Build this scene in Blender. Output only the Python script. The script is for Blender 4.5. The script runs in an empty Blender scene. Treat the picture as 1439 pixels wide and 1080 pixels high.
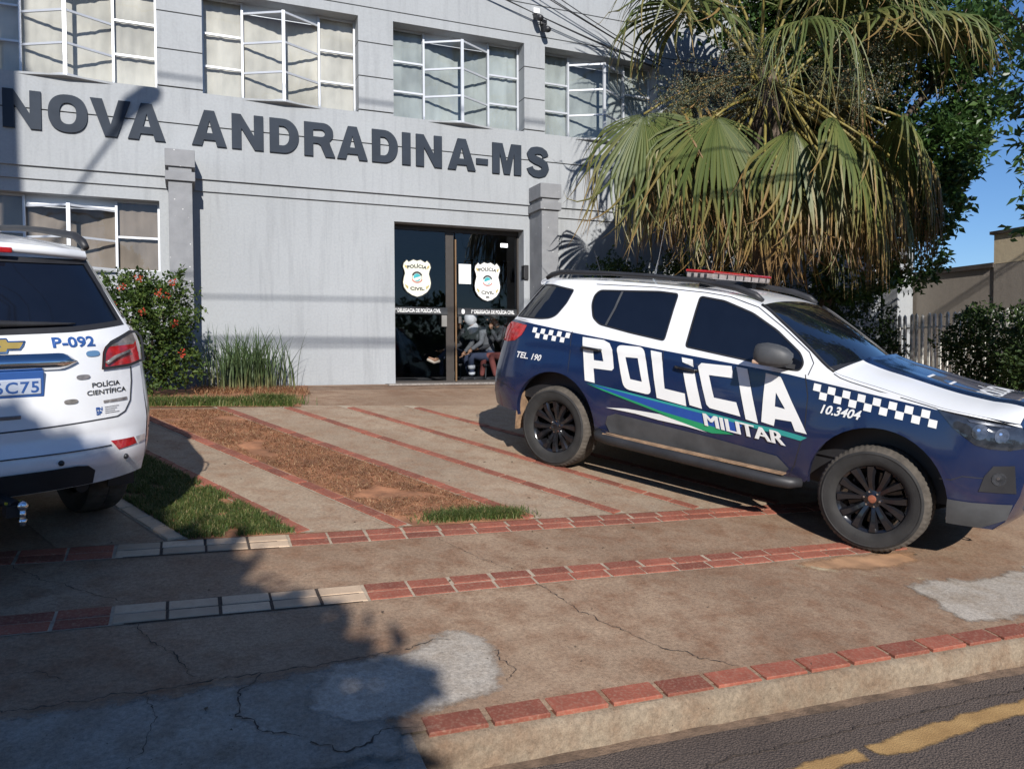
import bpy, bmesh, math, random
from mathutils import Vector, Matrix, Quaternion, noise
from mathutils.geometry import delaunay_2d_cdt
random.seed(7)
scn = bpy.context.scene
COL = scn.collection
R = math.radians

# ------------------------------------------------------------------ camera, sky, sun, exposure
# world axes: X along the facade (to the right), Y into the building, Z up; street level at the kerb is z = 0
YAW, PITCH, ROLL = R(22.693), math.atan(32/1100.0), 0.0045
fw = Vector((math.sin(YAW)*math.cos(PITCH), math.cos(YAW)*math.cos(PITCH), -math.sin(PITCH)))
r0 = Vector((math.cos(YAW), -math.sin(YAW), 0)); u0 = r0.cross(fw)
rr = r0*math.cos(ROLL) - u0*math.sin(ROLL); uu = u0*math.cos(ROLL) + r0*math.sin(ROLL)
cd = bpy.data.cameras.new('camera'); cam = bpy.data.objects.new('camera', cd); COL.objects.link(cam)
cam.matrix_world = Matrix(((rr.x, uu.x, -fw.x, 0), (rr.y, uu.y, -fw.y, 0), (rr.z, uu.z, -fw.z, 1.6), (0, 0, 0, 1)))
cd.sensor_width = 36; cd.lens = 36*1100/1439.0; cd.clip_start = .05; cd.clip_end = 3000
scn.camera = cam

SUN_AZ, SUN_EL = R(12.0), R(27.0)          # direction the light travels, measured from +Y towards +X
world = bpy.data.worlds.new('World'); scn.world = world; world.use_nodes = True
nt = world.node_tree; nt.nodes.clear()
sky = nt.nodes.new('ShaderNodeTexSky'); sky.sky_type = 'NISHITA'; sky.sun_disc = False
sky.sun_elevation = SUN_EL; sky.sun_rotation = math.pi + SUN_AZ
sky.air_density = 1.0; sky.dust_density = 0.05; sky.ozone_density = 4.0
bg = nt.nodes.new('ShaderNodeBackground'); bg.inputs['Strength'].default_value = 0.068
wo = nt.nodes.new('ShaderNodeOutputWorld')
hs_ = nt.nodes.new('ShaderNodeHueSaturation'); hs_.inputs['Saturation'].default_value = 1.10; hs_.inputs['Value'].default_value = 1.25
tn = nt.nodes.new('ShaderNodeMix'); tn.data_type = 'RGBA'; tn.blend_type = 'MULTIPLY'; tn.inputs[0].default_value = 1; tn.inputs[7].default_value = (.90, .97, 1.14, 1)
nt.links.new(sky.outputs[0], hs_.inputs['Color']); nt.links.new(hs_.outputs[0], tn.inputs[6]); nt.links.new(tn.outputs[2], bg.inputs[0]); nt.links.new(bg.outputs[0], wo.inputs[0])
ld = Vector((math.sin(SUN_AZ)*math.cos(SUN_EL), math.cos(SUN_AZ)*math.cos(SUN_EL), -math.sin(SUN_EL)))
sl = bpy.data.lights.new('sun', 'SUN'); sl.energy = 5.0; sl.angle = R(0.53); sl.color = (1.0, .955, .90)
so = bpy.data.objects.new('sun', sl); COL.objects.link(so); so.location = (-10, -30, 25)
so.rotation_euler = ld.to_track_quat('-Z', 'Y').to_euler()
vs = scn.view_settings; vs.view_transform = 'Standard'; vs.look = 'None'; vs.exposure = 0.30; vs.gamma = 1
scn.render.engine = 'CYCLES'
scn.cycles.max_bounces = 8; scn.cycles.transparent_max_bounces = 16

# ------------------------------------------------------------------ helpers
class MB:
    """collects shapes and links them as ONE mesh object"""
    def __init__(s): s.v, s.f, s.m = [], [], []
    def add(s, vs_, fs, mi=0):
        o = len(s.v); s.v += [tuple(p) for p in vs_]
        for f in fs: s.f.append(tuple(i+o for i in f)); s.m.append(mi)
    def box(s, lo, hi, mi=0):
        x0, y0, z0 = lo; x1, y1, z1 = hi
        s.add([(x0,y0,z0),(x1,y0,z0),(x1,y1,z0),(x0,y1,z0),(x0,y0,z1),(x1,y0,z1),(x1,y1,z1),(x0,y1,z1)],
              [(0,3,2,1),(4,5,6,7),(0,1,5,4),(1,2,6,5),(2,3,7,6),(3,0,4,7)], mi)
    def bar(s, a, b, w, h, mi=0, up=(0,0,1)):
        """box section from a to b, w across, h along up"""
        a, b = Vector(a), Vector(b); d = (b-a).normalized(); up = Vector(up)
        sd = d.cross(up)
        if sd.length < 1e-4: sd = d.cross(Vector((1,0,0)))
        sd.normalize(); up = sd.cross(d)
        p = []
        for q in (a, b):
            for i, j in ((-1,-1),(1,-1),(1,1),(-1,1)): p.append(q + sd*(i*w/2) + up*(j*h/2))
        s.add(p, [(0,1,2,3),(7,6,5,4),(0,4,5,1),(1,5,6,2),(2,6,7,3),(3,7,4,0)], mi)
    def tube(s, path, rad, n=8, mi=0, cap=True):
        path = [Vector(p) for p in path]
        if not hasattr(rad, '__len__'): rad = [rad]*len(path)
        rings = []; prev = None
        for i, p in enumerate(path):
            d = (path[min(i+1, len(path)-1)] - path[max(i-1, 0)]).normalized()
            if prev is None:
                a = d.cross(Vector((0,0,1)))
                if a.length < 1e-3: a = d.cross(Vector((1,0,0)))
            else: a = prev - d*prev.dot(d)
            a.normalize(); prev = a; b = d.cross(a)
            rings.append([p + (a*math.cos(2*math.pi*k/n) + b*math.sin(2*math.pi*k/n))*rad[i] for k in range(n)])
        vs_ = [q for r_ in rings for q in r_]; fs = []
        for i in range(len(path)-1):
            for k in range(n): fs.append((i*n+k, i*n+(k+1)%n, (i+1)*n+(k+1)%n, (i+1)*n+k))
        if cap: fs += [tuple(range(n-1, -1, -1)), tuple(range((len(path)-1)*n, len(path)*n))]
        s.add(vs_, fs, mi)
    def lathe(s, prof, n=32, mi=0, axis='y', close=False):
        """prof: (radius, along) pairs; axis y or z"""
        vs_, fs = [], []
        for (r_, a) in prof:
            for k in range(n):
                c, d = math.cos(2*math.pi*k/n)*r_, math.sin(2*math.pi*k/n)*r_
                vs_.append((c, a, d) if axis == 'y' else (c, d, a))
        m = len(prof)
        for i in range(m if close else m-1):
            for k in range(n): fs.append((i*n+k, i*n+(k+1)%n, ((i+1)%m)*n+(k+1)%n, ((i+1)%m)*n+k))
        s.add(vs_, fs, mi)
    def ball(s, c, r, n=10, mi=0, sq=(1,1,1)):
        vs_, fs = [], []
        for i in range(n//2+1):
            t = math.pi*i/(n//2)
            for k in range(n):
                p = 2*math.pi*k/n
                vs_.append((c[0]+r*sq[0]*math.sin(t)*math.cos(p), c[1]+r*sq[1]*math.sin(t)*math.sin(p), c[2]+r*sq[2]*math.cos(t)))
        for i in range(n//2):
            for k in range(n): fs.append((i*n+k, (i+1)*n+k, (i+1)*n+(k+1)%n, i*n+(k+1)%n))
        s.add(vs_, fs, mi)
    def extrude2(s, poly, holes, to3, depth, mi=0):
        """flat polygon with holes; to3(x, y, d) gives the 3D point; walls go from d=0 to d=depth"""
        vv, tt = fill(poly, holes); o = [to3(x, y, depth) for x, y in vv]
        s.add(o, tt, mi)
        for lp in [poly] + list(holes):
            n = len(lp)
            s.add([to3(x, y, 0) for x, y in lp] + [to3(x, y, depth) for x, y in lp], [(i, (i+1)%n, n+(i+1)%n, n+i) for i in range(n)], mi)
    def build(s, name, mats, parent=None, smooth=False, bevel=0, kind=None, angle=None):
        me = bpy.data.meshes.new(name); me.from_pydata(s.v, [], s.f)
        if not isinstance(mats, (list, tuple)): mats = [mats]
        for m in mats: me.materials.append(m)
        if len(mats) > 1: me.polygons.foreach_set('material_index', s.m)
        if smooth: me.polygons.foreach_set('use_smooth', [True]*len(me.polygons))
        me.validate(); me.update()
        if angle is not None:
            me.polygons.foreach_set('use_smooth', [True]*len(me.polygons)); me.set_sharp_from_angle(angle=R(angle))
        o = bpy.data.objects.new(name, me); COL.objects.link(o)
        if parent is not None: o.parent = parent
        if bevel:
            b = o.modifiers.new('bevel', 'BEVEL'); b.width = bevel; b.segments = 2; b.limit_method = 'ANGLE'; b.angle_limit = R(40)
        if kind: o['kind'] = kind
        return o

def inside(p, poly):
    x, y = p; c = False; n = len(poly); j = n-1
    for i in range(n):
        xi, yi = poly[i]; xj, yj = poly[j]
        if (yi > y) != (yj > y) and x < (xj-xi)*(y-yi)/(yj-yi)+xi: c = not c
        j = i
    return c
def cdt(loops, pts=()):
    vs_, es = [], []
    for lp in loops:
        o = len(vs_); n = len(lp); vs_ += [Vector(p) for p in lp]; es += [(o+i, o+(i+1)%n) for i in range(n)]
    vs_ += [Vector(p) for p in pts]
    r_ = delaunay_2d_cdt(vs_, es, [], 0, 1e-5)
    vv = [tuple(p) for p in r_[0]]
    def big(f): a, b, c = vv[f[0]], vv[f[1]], vv[f[2]]; return abs((b[0]-a[0])*(c[1]-a[1])-(c[0]-a[0])*(b[1]-a[1])) > 4e-7
    return vv, [tuple(f) for f in r_[2] if big(f)]
def near(q, loops, d):
    for lp in loops:
        for (ax, ay), (bx, by) in zip(lp, lp[1:]+lp[:1]):
            if min(ax, bx)-d > q[0] or max(ax, bx)+d < q[0] or min(ay, by)-d > q[1] or max(ay, by)+d < q[1]: continue
            dx, dy = bx-ax, by-ay; t_ = max(0, min(1, ((q[0]-ax)*dx+(q[1]-ay)*dy)/(dx*dx+dy*dy or 1e-9)))
            if (q[0]-ax-dx*t_)**2+(q[1]-ay-dy*t_)**2 < d*d: return True
    return False
def fill(poly, holes=(), grid=None):
    pts = []
    if grid:
        xs = [p[0] for p in poly]; ys = [p[1] for p in poly]
        i = math.floor(min(xs)/grid)
        while i*grid < max(xs):
            j = math.floor(min(ys)/grid)
            while j*grid < max(ys):
                q = (i*grid+.0013, j*grid+.0017)
                if inside(q, poly) and not near(q, [poly]+list(holes), grid*.38): pts.append(q)
                j += 1
            i += 1
    vv, ff = cdt([poly]+list(holes), pts); out = []
    for f in ff:
        c = (sum(vv[i][0] for i in f)/3, sum(vv[i][1] for i in f)/3)
        if inside(c, poly) and not any(inside(c, h) for h in holes): out.append(f)
    return vv, out
def dens(lp, d=.03):
    """resample a closed loop so that no edge is longer than d"""
    o = []
    for i, a in enumerate(lp):
        b = lp[(i+1) % len(lp)]; L = math.hypot(b[0]-a[0], b[1]-a[1]); n = max(1, math.ceil(L/d))
        for k in range(n): o.append((a[0]+(b[0]-a[0])*k/n, a[1]+(b[1]-a[1])*k/n))
    return o
def smooth_loop(lp, it=2):
    for _ in range(it):
        o = []
        for i, a in enumerate(lp):
            b = lp[(i+1) % len(lp)]
            o += [(a[0]*.75+b[0]*.25, a[1]*.75+b[1]*.25), (a[0]*.25+b[0]*.75, a[1]*.25+b[1]*.75)]
        lp = o
    return lp
def interp(tab, x):
    if x <= tab[0][0]: return tab[0][1]
    for (a, b), (c, d) in zip(tab, tab[1:]):
        if x <= c: return b+(d-b)*(x-a)/(c-a)
    return tab[-1][1]
def spl(tab, x):
    """smooth (cosine-free Catmull) table lookup"""
    n = len(tab)
    if x <= tab[0][0]: return tab[0][1]
    if x >= tab[-1][0]: return tab[-1][1]
    for i in range(n-1):
        if x <= tab[i+1][0]:
            x0, y0 = tab[i]; x1, y1 = tab[i+1]; h = x1-x0; t = (x-x0)/h
            m0 = (y1-tab[i-1][1])/(x1-tab[i-1][0]) if i > 0 else (y1-y0)/h
            m1 = (tab[i+2][1]-y0)/(tab[i+2][0]-x0) if i < n-2 else (y1-y0)/h
            return (2*t**3-3*t*t+1)*y0+(t**3-2*t*t+t)*h*m0+(-2*t**3+3*t*t)*y1+(t**3-t*t)*h*m1
def tag(o, label, cat, group=None, kind=None):
    if label: o['label'] = label
    if cat: o['category'] = cat
    if group: o['group'] = group
    if kind: o['kind'] = kind
    return o
def empty(name, loc=(0,0,0), label=None, cat=None, group=None):
    o = bpy.data.objects.new(name, None); COL.objects.link(o); o.location = loc; o.empty_display_size = .1
    return tag(o, label, cat, group)
def text2d(s_, bold=0.0, shear=0.0, space=1.0):
    """outline text as a flat mesh normalised so that capitals are 1 high and x starts at 0: verts, faces, width"""
    c = bpy.data.curves.new('t', 'FONT'); c.body = s_; c.size = 1; c.offset = bold; c.shear = shear; c.space_character = space; c.resolution_u = 3
    o = bpy.data.objects.new('t', c); COL.objects.link(o)
    me = bpy.data.meshes.new_from_object(o.evaluated_get(bpy.context.evaluated_depsgraph_get()))
    bpy.data.objects.remove(o); bpy.data.curves.remove(c)
    vs_ = [(v.co.x, v.co.y) for v in me.vertices]; fs = [tuple(p.vertices) for p in me.polygons]
    bpy.data.meshes.remove(me)
    k = 1/.73
    x0 = min(v[0] for v in vs_); vs_ = [((x-x0)*k, y*k) for x, y in vs_]
    return vs_, fs, max(v[0] for v in vs_)

# ------------------------------------------------------------------ materials
def nodes(name):
    m = bpy.data.materials.new(name); m.use_nodes = True
    t = m.node_tree; b = t.nodes['Principled BSDF']; return m, t, b
def N(t, typ, **kw):
    n = t.nodes.new('ShaderNode'+typ)
    for k, v in kw.items():
        if k in n.inputs: n.inputs[k].default_value = v
        else: setattr(n, k, v)
    return n
def ramp(t, fac, stops):
    r_ = t.nodes.new('ShaderNodeValToRGB'); e = r_.color_ramp.elements
    while len(e) < len(stops): e.new(.5)
    for k, (p, c) in enumerate(stops):
        e[k].position = p; e[k].color = (*c, 1) if len(c) == 3 else c
    t.links.new(fac, r_.inputs[0]); return r_.outputs[0]
def mixc(t, fac, a, b, mode='MIX'):
    n = t.nodes.new('ShaderNodeMix'); n.data_type = 'RGBA'; n.blend_type = mode
    for sock, v in ((n.inputs[0], fac), (n.inputs[6], a), (n.inputs[7], b)):
        if isinstance(v, (int, float)): sock.default_value = v
        elif isinstance(v, tuple): sock.default_value = (*v, 1) if len(v) == 3 else v
        else: t.links.new(v, sock)
    return n.outputs[2]
def coord(t, kind='Object'): return t.nodes.new('ShaderNodeTexCoord').outputs[kind]
def noise_tex(t, co, scale, detail=5, rough=.55, dist=0, vec=None):
    n = N(t, 'TexNoise', Scale=scale, Detail=detail, Roughness=rough, Distortion=dist)
    if vec:
        mp = t.nodes.new('ShaderNodeMapping'); mp.inputs['Scale'].default_value = vec; t.links.new(co, mp.inputs[0]); co = mp.outputs[0]
    t.links.new(co, n.inputs['Vector']); return n.outputs[0]
def bump(t, b, h, strength, dist=.01):
    n = N(t, 'Bump', Strength=strength, Distance=dist); t.links.new(h, n.inputs['Height']); t.links.new(n.outputs[0], b.inputs['Normal'])
def simple(name, c, rough=.6, metal=0, var=.12, scale=8, bmp=0, bscale=60, spec=.5, coat=0, rvar=.0, rnd=0, trans=0):
    """base colour with soft noise variation and optional fine bump"""
    m, t, b = nodes(name); co = coord(t)
    n = noise_tex(t, co, scale)
    lo = tuple(max(0, x*(1-var)) for x in c); hi = tuple(min(1, x*(1+var)) for x in c)
    col = ramp(t, n, [(.3, lo), (.7, hi)])
    if rnd:
        oi = t.nodes.new('ShaderNodeObjectInfo')
        hs = N(t, 'HueSaturation'); mr = N(t, 'MapRange'); mr.inputs[3].default_value = 1-rnd; mr.inputs[4].default_value = 1+rnd
        t.links.new(oi.outputs['Random'], mr.inputs[0]); t.links.new(mr.outputs[0], hs.inputs['Value']); t.links.new(col, hs.inputs['Color']); col = hs.outputs[0]
    t.links.new(col, b.inputs['Base Color'])
    b.inputs['Roughness'].default_value = rough; b.inputs['Metallic'].default_value = metal
    b.inputs['Specular IOR Level'].default_value = spec; b.inputs['Coat Weight'].default_value = coat; b.inputs['Coat Roughness'].default_value = .04
    if trans: b.inputs['Transmission Weight'].default_value = trans
    if rvar:
        mr = N(t, 'MapRange'); mr.inputs[3].default_value = max(0, rough-rvar); mr.inputs[4].default_value = min(1, rough+rvar)
        t.links.new(noise_tex(t, co, scale*2.3), mr.inputs[0]); t.links.new(mr.outputs[0], b.inputs['Roughness'])
    if bmp: bump(t, b, noise_tex(t, co, bscale, 4), bmp)
    return m
MAT = {}
# ------------------------------------------------------------------ ground
GU, SL = -.027, .14
VK, VR, YF, ZB = 2.9, 9.75, 12.5, 1.25     # kerb line, top of the ramp, facade, floor at the facade
def plane_z(u, v): return .155 + SL*(v-VK) + GU*u
def gz(u, v):
    if v <= VR: return plane_z(u, v)
    a = min(1, (v-VR)/(YF-VR)); return plane_z(u, VR)*(1-a) + ZB*a
def street_z(u): return GU*u
GN = Vector((-GU, -SL, 1)).normalized()

def concrete_mat(name, a, b, dirt, pale, stain=.5, bscale=90, bst=.35):
    m, t, bs = nodes(name); co = coord(t)
    n1 = noise_tex(t, co, .8, 7, .62, .3); n2 = noise_tex(t, co, 5.5, 8, .65); n3 = noise_tex(t, co, 48, 5, .7); n4 = noise_tex(t, co, .33, 4, .5)
    col = ramp(t, n1, [(.32, a), (.66, b)])
    col = mixc(t, ramp(t, n2, [(.43, (0,0,0)), (.70, (.9,.9,.9))]), col, dirt)
    col2 = mixc(t, ramp(t, n4, [(.5, (0,0,0)), (.75, (stain, stain, stain))]), col, pale)
    col3 = mixc(t, .62, col2, ramp(t, n3, [(.3, (.36,.36,.36)), (.62, (1.0,1.0,1.0)), (.8, (1.25,1.22,1.18))]), 'MULTIPLY')
    n5 = noise_tex(t, co, 170, 3, .8); col3 = mixc(t, .5, col3, ramp(t, n5, [(.34, (.5,.47,.45)), (.5, (1,1,1)), (.7, (1.2,1.2,1.2))]), 'MULTIPLY')
    vo = N(t, 'TexVoronoi', Scale=17.0); t.links.new(co, vo.inputs['Vector'])
    sp = ramp(t, vo.outputs['Distance'], [(.035, (1,1,1)), (.06, (0,0,0))])
    col4 = mixc(t, sp, col3, (.06,.045,.035))
    t.links.new(col4, bs.inputs['Base Color']); bs.inputs['Roughness'].default_value = .88; bs.inputs['Specular IOR Level'].default_value = .3
    ad = N(t, 'Math', operation='ADD'); t.links.new(noise_tex(t, co, bscale, 6, .7), ad.inputs[0]); t.links.new(n2, ad.inputs[1])
    bump(t, bs, ad.outputs[0], bst, .012)
    return m
MAT['concrete'] = concrete_mat('concrete', (.235,.152,.098), (.415,.292,.195), (.235,.122,.068), (.48,.355,.24), .65)
MAT['bayconc'] = concrete_mat('bay concrete', (.325,.245,.172), (.455,.348,.245), (.315,.192,.118), (.46,.345,.23), .45)
MAT['cement'] = concrete_mat('new cement', (0.40,0.35,0.29), (0.55,0.49,0.41), (0.33,0.26,0.19), (0.62,0.56,0.48), .7, 60, .5)
MAT['oldcement'] = concrete_mat('old cement', (0.302,0.270,0.230), (0.414,0.371,0.304), (0.235,0.185,0.137), (0.448,0.392,0.323), .5, 50, .7)
MAT['kerb'] = concrete_mat('kerb stone', (.22,.165,.110), (.33,.262,.185), (.20,.122,.072), (.38,.31,.23), .5, 45, .6)
MAT['mortar'] = simple('mortar', (.36,.29,.21), .95, var=.3, scale=14, bmp=.4)
MAT['soil'] = simple('red soil', (.30,.135,.066), 1, var=.45, scale=5, bmp=.9, bscale=40)
MAT['joint'] = simple('open joint', (.055,.040,.030), 1, var=.4, scale=30)
def brick_mat(name, a, b):
    m, t, bs = nodes(name); co = coord(t); oi = t.nodes.new('ShaderNodeObjectInfo')
    off = N(t, 'VectorMath', operation='ADD'); t.links.new(co, off.inputs[0]); t.links.new(oi.outputs['Location'], off.inputs[1])
    n = noise_tex(t, off.outputs[0], 9, 6, .65); n2 = noise_tex(t, off.outputs[0], 70, 3)
    col = ramp(t, n, [(.3, a), (.7, b)])
    hs = N(t, 'HueSaturation'); mr = N(t, 'MapRange'); mr.inputs[3].default_value = .72; mr.inputs[4].default_value = 1.22
    t.links.new(oi.outputs['Random'], mr.inputs[0]); t.links.new(mr.outputs[0], hs.inputs['Value']); t.links.new(col, hs.inputs['Color'])
    col = mixc(t, ramp(t, n2, [(.48, (0,0,0)), (.75, (.45,.45,.45))]), hs.outputs[0], (.36,.25,.17))
    t.links.new(col, bs.inputs['Base Color']); bs.inputs['Roughness'].default_value = .8
    bump(t, bs, n2, .25, .004); return m
MAT['red'] = brick_mat('red tile', (.19,.052,.030), (.285,.085,.050))
MAT['cream'] = brick_mat('cream tile', (.44,.32,.215), (.56,.42,.29))

def asphalt():
    m, t, bs = nodes('asphalt'); co = coord(t)
    n1 = noise_tex(t, co, 1.1, 5); n2 = noise_tex(t, co, 130, 4, .7)
    vo = N(t, 'TexVoronoi', Scale=95.0); t.links.new(co, vo.inputs['Vector'])
    col = ramp(t, n1, [(.3, (.108,.080,.064)), (.7, (.155,.118,.094))])
    col = mixc(t, .6, col, ramp(t, vo.outputs['Distance'], [(.1, (1.5,1.45,1.4)), (.6, (.55,.55,.55))]), 'MULTIPLY')
    t.links.new(col, bs.inputs['Base Color']); bs.inputs['Roughness'].default_value = .9
    ad = N(t, 'Math', operation='SUBTRACT'); t.links.new(n2, ad.inputs[0]); t.links.new(vo.outputs['Distance'], ad.inputs[1])
    bump(t, bs, ad.outputs[0], .8, .012); return m
MAT['asphalt'] = asphalt()

def sheet(name, us, vs_, zf, mat, kind='structure'):
    mb = MB(); n = len(us)
    pts = [(u, v, zf(u, v)) for v in vs_ for u in us]
    mb.add(pts, [(j*n+i, j*n+i+1, (j+1)*n+i+1, (j+1)*n+i) for j in range(len(vs_)-1) for i in range(n-1)])
    return mb.build(name, mat, smooth=True, kind=kind)
def lin(a, b, n): return [a+(b-a)*i/n for i in range(n+1)]
# the ground sheet to the horizon, the street, the forecourt
def terrain_z(u, v): return street_z(max(-30, min(30, u))) - .05 - (.25 if v > 2.0 else 0)
sheet('ground', [-900,-200,-60,-30,-10,0,10,30,60,200,900], [-900,-200,-60,-12,-6,2.05,2.2,30,60,200,900], terrain_z, simple('earth', (.14,.09,.055), 1, var=.3, scale=.3), 'structure')
sheet('street', lin(-60, 60, 60), [-8,-4,-2,0,1,2,2.95], lambda u, v: street_z(u), MAT['asphalt'])
def fore_z(u, v): return gz(u, v) + .006*noise.noise(Vector((u*.7, v*.7, 3)))
fs_ = sheet('forecourt', lin(-12, 20, 128), [2.96] + lin(3.05, 9.75, 40)[0:] + lin(9.75, 12.45, 14)[1:], fore_z, MAT['concrete'])
# concrete lip left of the kerb stones that runs down to the street
sheet('driveway_lip', lin(-12, .80, 60), lin(1.75, 3.02, 10), lambda u, v: plane_z(u, v) - .004 + .010*noise.noise(Vector((u*1.3, v*1.3, 9))), MAT['oldcement'])
def ribbon_sheet(name, quad, mat, lift, parent=None, kind='structure', nu=24, nv=24, f=gz):
    """patch of ground: quad = four (u,v) corners"""
    a, b, c, d = quad; mb = MB()
    pts = []
    for j in range(nv+1):
        for i in range(nu+1):
            s, t_ = i/nu, j/nv
            u = (a[0]*(1-s)+b[0]*s)*(1-t_) + (d[0]*(1-s)+c[0]*s)*t_; v = (a[1]*(1-s)+b[1]*s)*(1-t_) + (d[1]*(1-s)+c[1]*s)*t_
            pts.append((u, v, fore_z(u, v)+lift))
    mb.add(pts, [(j*(nu+1)+i, j*(nu+1)+i+1, (j+1)*(nu+1)+i+1, (j+1)*(nu+1)+i) for j in range(nv) for i in range(nu)])
    return mb.build(name, mat, parent, smooth=True, kind=kind if parent is None else None)
DU = -.47                                    # stripes drift left as they climb: u = u5 + DU*(v-5.3)
def su(u5, v): return u5 + DU*(v-5.3)
def bay(name, ua, ub, v0, v1, mat, lift, nu=14, nv=40): return ribbon_sheet(name, ((su(ua,v0),v0),(su(ub,v0),v0),(su(ub,v1),v1),(su(ua,v1),v1)), mat, lift, nu=nu, nv=nv)
STRIPES = [(-.72,'red'), (-.06,'cream'), (.72,'red'), (1.39,'red'), (2.38,'red'), (3.12,'red'), (3.86,'red'), (4.70,'red'), (5.50,'red'), (6.35,'red')]
U5 = [s_[0] for s_ in STRIPES]
for a, b in ((-.72,-.06), (.72,1.39), (2.38,3.12), (3.12,3.86), (3.86,4.70), (4.70,5.50), (5.5,6.35)):
    bay('parking_bay', a, b, 5.29, 9.74, MAT['bayconc'], .004)
bay('lawn_soil', -.06, .72, 5.29, 8.6, MAT['soil'], .005); bay('dirt_strip', 1.39, 2.38, 5.29, 9.5, MAT['soil'], .005)
ribbon_sheet('planting_bed', ((-2.6,9.55),(1.28,9.62),(1.75,12.3),(-2.6,12.4)), MAT['soil'], .012, nu=30, nv=20)

# tiles: one shared mesh each, laid one by one
def tile_mesh(L, W, H):
    bm = bmesh.new(); bmesh.ops.create_cube(bm, size=1)
    for v in bm.verts: v.co = Vector((v.co.x*L, v.co.y*W, v.co.z*H))
    bmesh.ops.bevel(bm, geom=[e for e in bm.edges if all(v.co.z > 0 for v in e.verts)], offset=.004, segments=1, affect='EDGES')
    me = bpy.data.meshes.new('tile'); bm.to_mesh(me); bm.free(); return me
TL, TW, TG = .235, .097, .016
tm = {'red': tile_mesh(TL, TW, .03), 'cream': tile_mesh(TL, TW, .03)}
km = {'red': tile_mesh(.25, .118, .03)}
for d in (tm, km):
    for k in d: d[k].materials.append(MAT[k])
def lay(me, u, v, ang, parent, lift=.0):
    o = bpy.data.objects.new('tile', me); COL.objects.link(o)
    x = Vector((math.cos(ang), math.sin(ang), 0)); x.z = SL*x.y + GU*x.x; x.normalize(); y = GN.cross(x)
    p = Vector((u, v, fore_z(u, v)+lift-.0065+random.uniform(-.0015, .0015)))
    rx, ry = random.uniform(-.006, .006), random.uniform(-.007, .007)
    n_ = (GN + x*ry + y*rx).normalized(); x = (x - n_*x.dot(n_)).normalized(); y = n_.cross(x)
    o.matrix_world = Matrix(((x.x,y.x,n_.x,p.x),(x.y,y.y,n_.y,p.y),(x.z,y.z,n_.z,p.z),(0,0,0,1)))
    o.parent = parent; return o
def band(name, v0, cream, ua, ub):
    """two rows of tiles along the facade"""
    st = sheet(name, lin(ua, ub, 90), [v0-.006, v0+.213], lambda u, v: fore_z(u, v)+.0028, MAT['mortar'])
    dj_ = sheet('joint_strip', lin(cream[0]-.02, cream[1]+.03, 30), [v0-.008, v0+.215], lambda u, v: fore_z(u, v)+.0042, MAT['joint']); dj_.parent = st; del dj_['kind']
    p = TL+TG; i = 0; u = ua
    while u < ub:
        c = 'cream' if cream[0] <= u+TL/2 <= cream[1] else 'red'
        for row in range(2):
            sh = row*min(p*.28, max(0, u-1.0)*.03)
            lay(tm[c], u+TL/2+sh+random.uniform(-.003,.003), v0+TW/2+.002+row*(TW+.012), 0, st)
        u += p
    return st
band('tile_band', 4.180, (-.27,.84), -2.6, 4.75)
band('tile_band', 5.070, (-.33,.50), -2.9, 5.9)
for u5, c in STRIPES[1:8]:
    v0, v1 = (5.30, 9.72) if u5 not in (-.06, .72) else (5.30, 8.6)
    a = math.atan2(1, DU); ln = math.hypot(1, DU); w = .068
    st = ribbon_sheet('tile_stripe', ((su(u5-w,v0),v0),(su(u5+w,v0),v0),(su(u5+w,v1),v1),(su(u5-w,v1),v1)), MAT['mortar'], .0075, nu=1, nv=40)
    v = v0+.12
    while v < v1-.1:
        lay(tm[c], su(u5, v)+random.uniform(-.004,.004), v, a+random.uniform(-.01,.01), st, .007); v += (TL+TG*.8)/ln
# kerb: stones with a rounded nose, tiles on top
kb = MB(); prof = [(2.885,-.06),(2.885,.09),(2.892,.128),(2.915,.150),(2.965,.154),(3.06,.166),(3.06,-.06)]
us = lin(.80, 14, 110)
pts = [(u, v+.006*noise.noise(Vector((u*3,z*5,1))), z+street_z(u)+.004*noise.noise(Vector((u*2.2,z*9,5)))) for u in us for v, z in prof]; n = len(prof)
kb.add(pts, [(i*n+k, (i+1)*n+k, (i+1)*n+k+1, i*n+k+1) for i in range(len(us)-1) for k in range(n-1)] + [tuple(range(n))])
kerb = kb.build('kerb', MAT['kerb'], angle=40, kind='structure')
u = .865
while u < 7.5:
    lay(km['red'], u+.125, 2.985, 0, kerb, .0); u += .277
gm_ = MB(); us = lin(.75, 14, 160); pr = [(2.835,.003),(2.86,.008),(2.887,.018)]     # dirt swept against the kerb
gm_.add([(u, v-.03*abs(noise.noise(Vector((u*2.3,4,1))))*(k == 0), street_z(u)+z*(.4+1.1*abs(noise.noise(Vector((u*3.1,2,k)))))) for u in us for k, (v, z) in enumerate(pr)], [(i*3+k, (i+1)*3+k, (i+1)*3+k+1, i*3+k+1) for i in range(len(us)-1) for k in range(2)])
gm_.build('gutter_dirt', simple('gutter dirt', (.15,.10,.065), 1, var=.5, scale=9, bmp=.8, bscale=70), smooth=True, kind='structure')

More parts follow.
